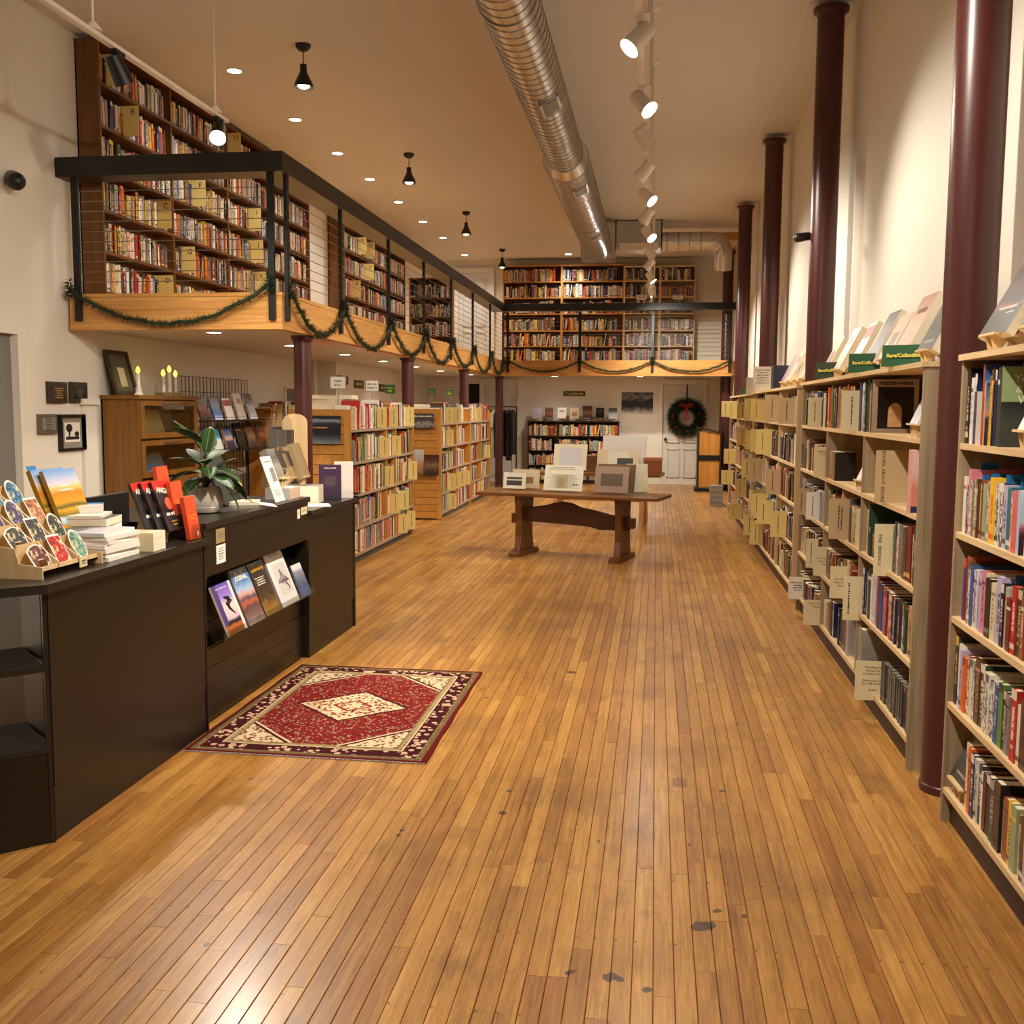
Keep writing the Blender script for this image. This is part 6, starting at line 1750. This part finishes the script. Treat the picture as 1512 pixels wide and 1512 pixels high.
q = MB().box((XL + .011, 7.76, 1.265), (XL + .013, 7.95, 1.29)).sphere((XL + .011, 7.81, 1.36), .04, 10, 6, (.05, 1.2, .9)).box((XL + .011, 7.8, 1.28), (XL + .013, 7.82, 1.34)).sphere((XL + .011, 7.92, 1.31), .03, 10, 6, (.05, 1.2, .7))
q.build('tree_print', M['ink'], fr_)
def wall_speaker(loc, aim, label, k=1.0):
    loc, aim = Vector(loc), Vector(aim).normalized()
    s = thing('security_camera', label, 'camera', loc)
    up = loc + Vector((0, 0, .02))
    MB().cyl(tuple(loc), tuple(loc + aim * .06 * k), .02 * k, n=12).build('mount', M['black_metal'], s, smooth=True)
    MB().cyl(tuple(loc + aim * .03 * k), tuple(loc + aim * .2 * k), .055 * k, .065 * k, 18).sphere(tuple(loc + aim * .2 * k), .064 * k, 14, 8).build('body', M['black_metal'], s, smooth=True)
wall_speaker((XL, 7.2, 3.22), (.5, -.55, -.25), 'black bullet camera fixed high on left wall')
wall_speaker((1.14, 8.2, 2.86), (-.8, -.3, -.15), 'small black camera on the second right column', .55)

# tall oak cabinet with glazed doors
cbn = thing('display_cabinet', 'tall oak cabinet with glass doors against the left wall', 'cabinet', (-4.57, 8.85, 0))
Y0, Y1, X1 = 8.3, 9.42, -4.39
for y in (Y0, Y1 - .025): MB().box((XL + .02, y, 0), (X1, y + .025, 1.6)).build('side_panel', M['cab'], cbn)
MB().box((XL + .02, Y0 - .02, 1.6), (X1 + .02, Y1 + .02, 1.635)).build('cornice', M['cab'], cbn)
MB().box((XL + .02, Y0, 0), (XL + .03, Y1, 1.6)).build('back_panel', M['cherry'], cbn)
for z in (.1, .62, .9, 1.24): MB().box((XL + .03, Y0 + .025, z), (X1 - .03, Y1 - .025, z + .02)).build('shelf', M['cab'], cbn)
for z0, z1 in ((.92, 1.24), (1.26, 1.59)):
    d = MB()
    for a, b in (((Y0 + .01, z0), (Y1 - .01, z0 + .045)), ((Y0 + .01, z1 - .045), (Y1 - .01, z1)), ((Y0 + .01, z0 + .045), (Y0 + .075, z1 - .045)), ((Y1 - .075, z0 + .045), (Y1 - .01, z1 - .045))):
        d.box((X1 - .005, a[0], a[1]), (X1 + .015, b[0], b[1]))
    d = d.build('glass_door', M['cab'], cbn)
    MB().box((X1 + .002, Y0 + .07, z0 + .04), (X1 + .006, Y1 - .07, z1 - .04)).build('pane', M['glass'], d, world=True)
    MB().box((X1 + .015, 8.7, z1 - .03), (X1 + .025, 9.02, z1 - .015)).build('pull', M['steel'], d)
for z0, z1 in ((.64, .77), (.78, .9), (.05, .62)):
    d = MB().box((X1 - .005, Y0 + .012, z0 + .004), (X1 + .014, Y1 - .012, z1 - .004)).build('drawer', M['cab'], cbn)
    MB().sphere((X1 + .03, (Y0 + Y1) / 2, (z0 + z1) / 2), .018, 10, 6).build('knob', M['steel'], d)
CF = dict(M=Matrix.Translation((X1, 0, 0)) @ Matrix.Rotation(PI / 2, 4, 'Z'), rz=PI / 2)
cov('oldmap', [(0, (120, 110, 70)), (.5, (150, 140, 96)), (1, (160, 150, 110))], .4, 9)
display(CF, 8.75, 1.262, .4, .26, .02, [COV['oldmap'], pg], 'olive patterned book behind upper cabinet glass', 'book', .13, .3, .0)
display(CF, 9.15, 1.262, .16, .27, .02, [COV['darkphoto'], pg], 'dark book behind upper cabinet glass at right', 'book', .18, .2, .0)
display(CF, 8.75, .922, .36, .2, .02, [COV['wave'], pg], 'landscape book behind lower cabinet glass', 'book', .13, .3, .0)
lf = thing('framed_picture', 'dark framed picture leaning on wall on top of cabinet', 'picture', (-4.66, 8.5, 1.635))
Mf = Matrix.Translation((-4.6, 8.52, 1.636)) @ Matrix.Rotation(PI / 2, 4, 'Z') @ Matrix.Rotation(-.25, 4, 'X')
for lo, hi in (((-.19, 0, 0), (.19, .02, .035)), ((-.19, 0, .365), (.19, .02, .4)), ((-.19, 0, .035), (-.15, .02, .365)), ((.15, 0, .035), (.19, .02, .365))):
    MB().box(lo, hi, Mf).build('frame_bar', M['espresso'], lf)
MB().box((-.15, .01, .035), (.15, .018, .365), Mf).build('mat_board', plain('grey_green_mat', (82, 82, 68), .4), lf)
MB().box((-.05, .008, .08), (.06, .01, .25), Mf).build('picture', M['card_w'], lf)
def candle(p, x, y, z, h):
    MB().cyl((x, y, z), (x, y, z + h), .017, n=12).build('candle', M['paper'], p, smooth=True)
    MB().lathe([(.0, z + h), (.012, z + h + .008), (.02, z + h + .028), (.012, z + h + .05), (.0, z + h + .068)], (x, y, 0), 12).build('flame_bulb', FLAME, p, smooth=True)
cs = thing('electric_candle', 'single electric candle in glass holder on the cabinet', 'candle', (-4.45, 8.42, 1.635))
MB().lathe([(.04, 1.635), (.042, 1.64), (.026, 1.66), (.03, 1.7), (.026, 1.7), (.0, 1.67)], (-4.45, 8.42, 0), 18).build('holder', M['white_metal'], cs, smooth=True)
candle(cs, -4.45, 8.42, 1.69, .13)
cd = thing('candelabra', 'electric candelabra with three candles on the cabinet', 'candle', (-4.45, 9.0, 1.635))
MB().box((-4.49, 8.8, 1.635), (-4.41, 9.2, 1.665)).build('base', plain('brass_base', (150, 130, 90), .4, .4), cd)
for y, h in ((8.88, .13), (9.0, .17), (9.12, .13)):
    MB().lathe([(.02, 1.665), (.022, 1.68), (.012, 1.69)], (-4.45, y, 0), 12).build('cup', M['white_metal'], cd)
    candle(cd, -4.45, y, 1.68, h)

# wire grid rack with face-out books
gr = thing('wire_rack', 'black wire grid rack of books on left wall beyond cabinet', 'rack', (-4.7, 10.5, .5))
for y0, y1 in ((9.55, 10.72), (10.78, 11.38)):
    q = MB()
    n = int((y1 - y0) / .078)
    for k in range(n + 1): q.tube([(-4.68, y0 + k * (y1 - y0) / n, .6), (-4.68, y0 + k * (y1 - y0) / n, 1.84)], .004, 4)
    for k in range(9): q.tube([(-4.675, y0, .6 + k * .155), (-4.675, y1, .6 + k * .155)], .004, 4)
    q.build('wire_panel', M['black_metal'], gr)
RF = dict(M=Matrix.Translation((-4.36, 0, 0)) @ Matrix.Rotation(PI / 2, 4, 'Z'), rz=PI / 2)
cvs = [('photo_gallery', 'dark red'), ('wave', 'seascape'), ('redstripe', 'flag'), ('pale', 'pale portrait'), ('snow', 'round emblem'), ('wave', 'blue'), ('whiteblue', 'white lettered'), ('sunset', 'face portrait'), ('black', 'white titled black'), ('herd', 'brown'), ('photo_gallery', 'pink floral')]
for t, z in enumerate((1.4, 1.08)):
    MB().box((-4.66, 9.55, z - .008), (-4.34, 11.4, z)).build('rack_shelf', M['black_metal'], gr)
    MB().tube([(-4.34, 11.4, z), (-4.34, 11.4, z + .07), (-4.66, 11.4, z + .12), (-4.66, 11.4, z)], .005, 4).tube([(-4.335, 9.55, z + .03), (-4.335, 11.4, z + .03)], .004, 4).build('shelf_rail', M['black_metal'], gr)
    for k in range(5 + t):
        cv, l = cvs[t * 5 + k]
        display(RF, 9.72 + k * .31, z, .2, .23 if k < 3 else .29, .02, [COV[cv], pg], l + ' cover book facing out on %s of wire rack' % ('upper shelf', 'lower shelf')[t], 'book', .12, .3, .0, group='books on the wire rack')
fp_ = thing('framed_picture', 'small grey framed notice on left wall above golden bookcase', 'picture', (XL, 13.0, 1.62))
MB().box((XL, 12.75, 1.55), (XL + .02, 13.25, 1.8)).build('frame', M['paper'], fp_)
MB().box((XL + .02, 12.8, 1.575), (XL + .022, 13.2, 1.775)).build('picture', plain('grey_notice', (104, 100, 92), .4), fp_)
# bookmark spinner behind the counter end
bs = thing('bookmark_rack', 'arched wooden bookmark rack with clear pockets behind counter', 'rack', (-2.88, 7.6, 0))
MB().box((-2.92, 7.5, 0), (-2.72, 7.78, 1.05)).build('pedestal', M['black_lam'], bs)
for y in (7.46, 7.8):
    arch = [(-2.92, 1.05), (-2.92, 1.42)] + [(-2.82 - .1 * math.cos(a), 1.42 + .07 * math.sin(a)) for a in [k * PI / 12 for k in range(1, 12)]] + [(-2.72, 1.42), (-2.72, 1.05)]
    MB().prism(arch, y - .01, y + .01, 'y').build('arch_side', M['ply'] if y > 7.6 else M['acrylic'], bs)
for z in (1.08, 1.24):
    for k in range(3): MB().box((-2.91 + k * .064, 7.5, z), (-2.852 + k * .064, 7.51, z + .13)).build('bookmark_bundle', plain('bookmark_bundle%d' % k, ((90, 84, 84), (110, 90, 90), (80, 60, 60))[k], .5, var=.5, scale=60), bs)

# section signs on thin stands and on the wall
def stand_sign(x, y, z, w, h, white, label, z0):
    s = thing('stand_sign', label, 'sign', (x, y, z0), 0, 'section signs on stands')
    MB().cyl((x, y, z0), (x, y, z), .004, n=6).build('stem', M['steel'], s)
    MB().box((x - w / 2, y - .004, z), (x + w / 2, y + .004, z + h)).build('frame', M['steel'], s)
    MB().box((x - w / 2 + .008, y - .006, z + .008), (x + w / 2 - .008, y - .004, z + h - .008)).build('sheet', M['paper'] if white else M['sign_green'], s)
    scribble(s, w * .7, h * .2, 2, 'ink_g' if white else 'ink_y', (0, -.008, z - z0 + h * .4), FACE)
stand_sign(-3.16, 10.0, 1.72, .17, .13, True, 'white section sign on stand over nearer oak unit', 1.502)
stand_sign(-3.2, 11.4, 1.72, .16, .13, True, 'green edged white sign on stand at far half of nearer oak unit', 1.502)
stand_sign(-3.12, 11.9, 1.7, .12, .11, False, 'green sign on stand at far end of nearer oak unit', 1.502)
stand_sign(-3.3, 15.0, 1.72, .13, .1, False, 'green sign on stand over middle of farther oak unit', 1.502)
stand_sign(-3.2, 15.85, 1.72, .13, .1, False, 'green sign on stand at far end of farther oak unit', 1.502)
stand_sign(-3.2, 16.9, 1.7, .13, .1, False, 'green sign on stand over farthest oak unit', 1.502)
for k, (y, z) in enumerate(((14.2, 1.86), (15.0, 1.82), (15.7, 1.80), (16.4, 1.79))):
    s = thing('wall_sign', 'dark green section sign on left wall, %s from the front' % ordinal(k + 1), 'sign', (-4.42, y, z), 0, 'green wall signs')
    MB().box((-4.42, y - .25, z), (-4.41, y + .25, z + .12)).build('sign_plate', M['sign_dark'], s)
    scribble(s, .36, .05, 1, 'ink_y', (.011, 0, .045), Matrix.Rotation(PI / 2, 4, 'Z'))
# low plank platform behind the first table at far left
pf = MB().box((-2.68, 18.9, 0), (-2.35, 20.2, .12)).build('plinth', M['slab_wood']); tag(pf, 'low wooden plinth by the far gallery column', 'plinth')
# ================================================================ link the books
BOOKS.sort(key=lambda b: b['area'], reverse=True)
for fr in {id(b['fr']): b['fr'] for b in BOOKS}.values():
    for sh, lst in fr['shelves'].items():
        lst.sort(key=lambda b: b['x'])
        for k, b in enumerate(lst): b['n'] = k + 1


def col_layer(me, name, per_loop):
    a = me.color_attributes.new(name, 'FLOAT_COLOR', 'CORNER')
    a.data.foreach_set('color', [k for q in per_loop for k in q])


def book_faces(t, h, d, y0=0.0):
    vs = [(0, y0, 0), (t, y0, 0), (t, y0, h), (0, y0, h), (0, d, 0), (t, d, 0), (t, d, h), (0, d, h)]
    fs = [(0, 1, 2, 3), (5, 4, 7, 6), (4, 0, 3, 7), (1, 5, 6, 2), (3, 2, 6, 7), (4, 5, 1, 0)]
    return vs, fs
UVF = [(0, 0), (1, 0), (1, 1), (0, 1)] + [(-1, -1)] * 20


def book_object(b):
    t, h, d = b['t'], b['h'], b['d']
    e = min(.003, t * .16)
    vs, fs, c1, c2, uvs = [], [], [], [], []
    k1 = (*b['c1'], b['sd']); k2 = (*b['c2'], b['kd'])
    for lo, hi in (((0, 0, 0), (t, e, h)), ((0, e, 0), (e, d, h)), ((t - e, e, 0), (t, d, h))):
        n = len(vs)
        x0, y0, z0 = lo; x1, y1, z1 = hi
        vs += [(x0, y0, z0), (x1, y0, z0), (x1, y0, z1), (x0, y0, z1), (x0, y1, z0), (x1, y1, z0), (x1, y1, z1), (x0, y1, z1)]
        f_ = [(0, 1, 2, 3), (5, 4, 7, 6), (4, 0, 3, 7), (1, 5, 6, 2), (3, 2, 6, 7), (4, 5, 1, 0)]
        fs += [tuple(n + i for i in q) for q in f_]
        c1 += [k1] * 24; c2 += [k2] * 24
        uvs += UVF if lo == (0, 0, 0) else [(-1, -1)] * 24
    me = bpy.data.meshes.new('book')
    me.from_pydata(vs, [], fs)
    me.materials.append(M['book'])
    col_layer(me, 'c1', c1); col_layer(me, 'c2', c2)
    uv = me.uv_layers.new(name='UVMap'); uv.data.foreach_set('uv', [k for p in uvs for k in p])
    o = link('book', me)
    o.matrix_world = b['M']
    size = 'thin ' if t < .02 else 'thick ' if t > .045 else ''
    tag(o, '%s%s %s, %s from left on %s of %s' % (size, b['name'], 'book' if b['kind'] == 'book' else b['kind'], ordinal(b['n']), b['shelf'].replace(',', ''), b['fr']['desc']), 'book', 'books on the ' + b['fr']['desc'])
    link('page_block', MB_page(e, e, .004, t - e, d - .004, h - .004), o)
    return o


def MB_page(x0, y0, z0, x1, y1, z1):
    me = bpy.data.meshes.new('page_block')
    vs = [(x0, y0, z0), (x1, y0, z0), (x1, y1, z0), (x0, y1, z0), (x0, y0, z1), (x1, y0, z1), (x1, y1, z1), (x0, y1, z1)]
    me.from_pydata(vs, [], [(0, 3, 2, 1), (4, 5, 6, 7), (0, 1, 5, 4), (1, 2, 6, 5), (2, 3, 7, 6), (3, 0, 4, 7)])
    me.materials.append(M['pages'])
    return me


SEEN = 300
for b in BOOKS[:SEEN]: book_object(b)
vs, fs, c1, c2, uvs = [], [], [], [], []
for b in BOOKS[SEEN:]:
    v_, f_ = book_faces(b['t'], b['h'], b['d'])
    n = len(vs)
    vs += [tuple(b['M'] @ Vector(p)) for p in v_]
    fs += [tuple(n + i for i in q) for q in f_]
    k1 = (*b['c1'], b['sd']); k2 = (*b['c2'], b['kd']); kp = (*PAGE, 0)
    c1 += [k1] * 4 + [kp] * 4 + [k1] * 8 + [kp] * 8
    c2 += [k2] * 24
    uvs += UVF
me = bpy.data.meshes.new('shelved_books')
me.from_pydata(vs, [], fs)
me.materials.append(M['book'])
col_layer(me, 'c1', c1); col_layer(me, 'c2', c2)
uv = me.uv_layers.new(name='UVMap'); uv.data.foreach_set('uv', [k for p in uvs for k in p])
o = link('shelved_books', me)
tag(o, 'remaining rows of small book spines filling gallery, oak and far right shelves', 'books', kind='stuff')
print('BOOKS', len(BOOKS), 'smallest single', BOOKS[SEEN - 1]['area'])
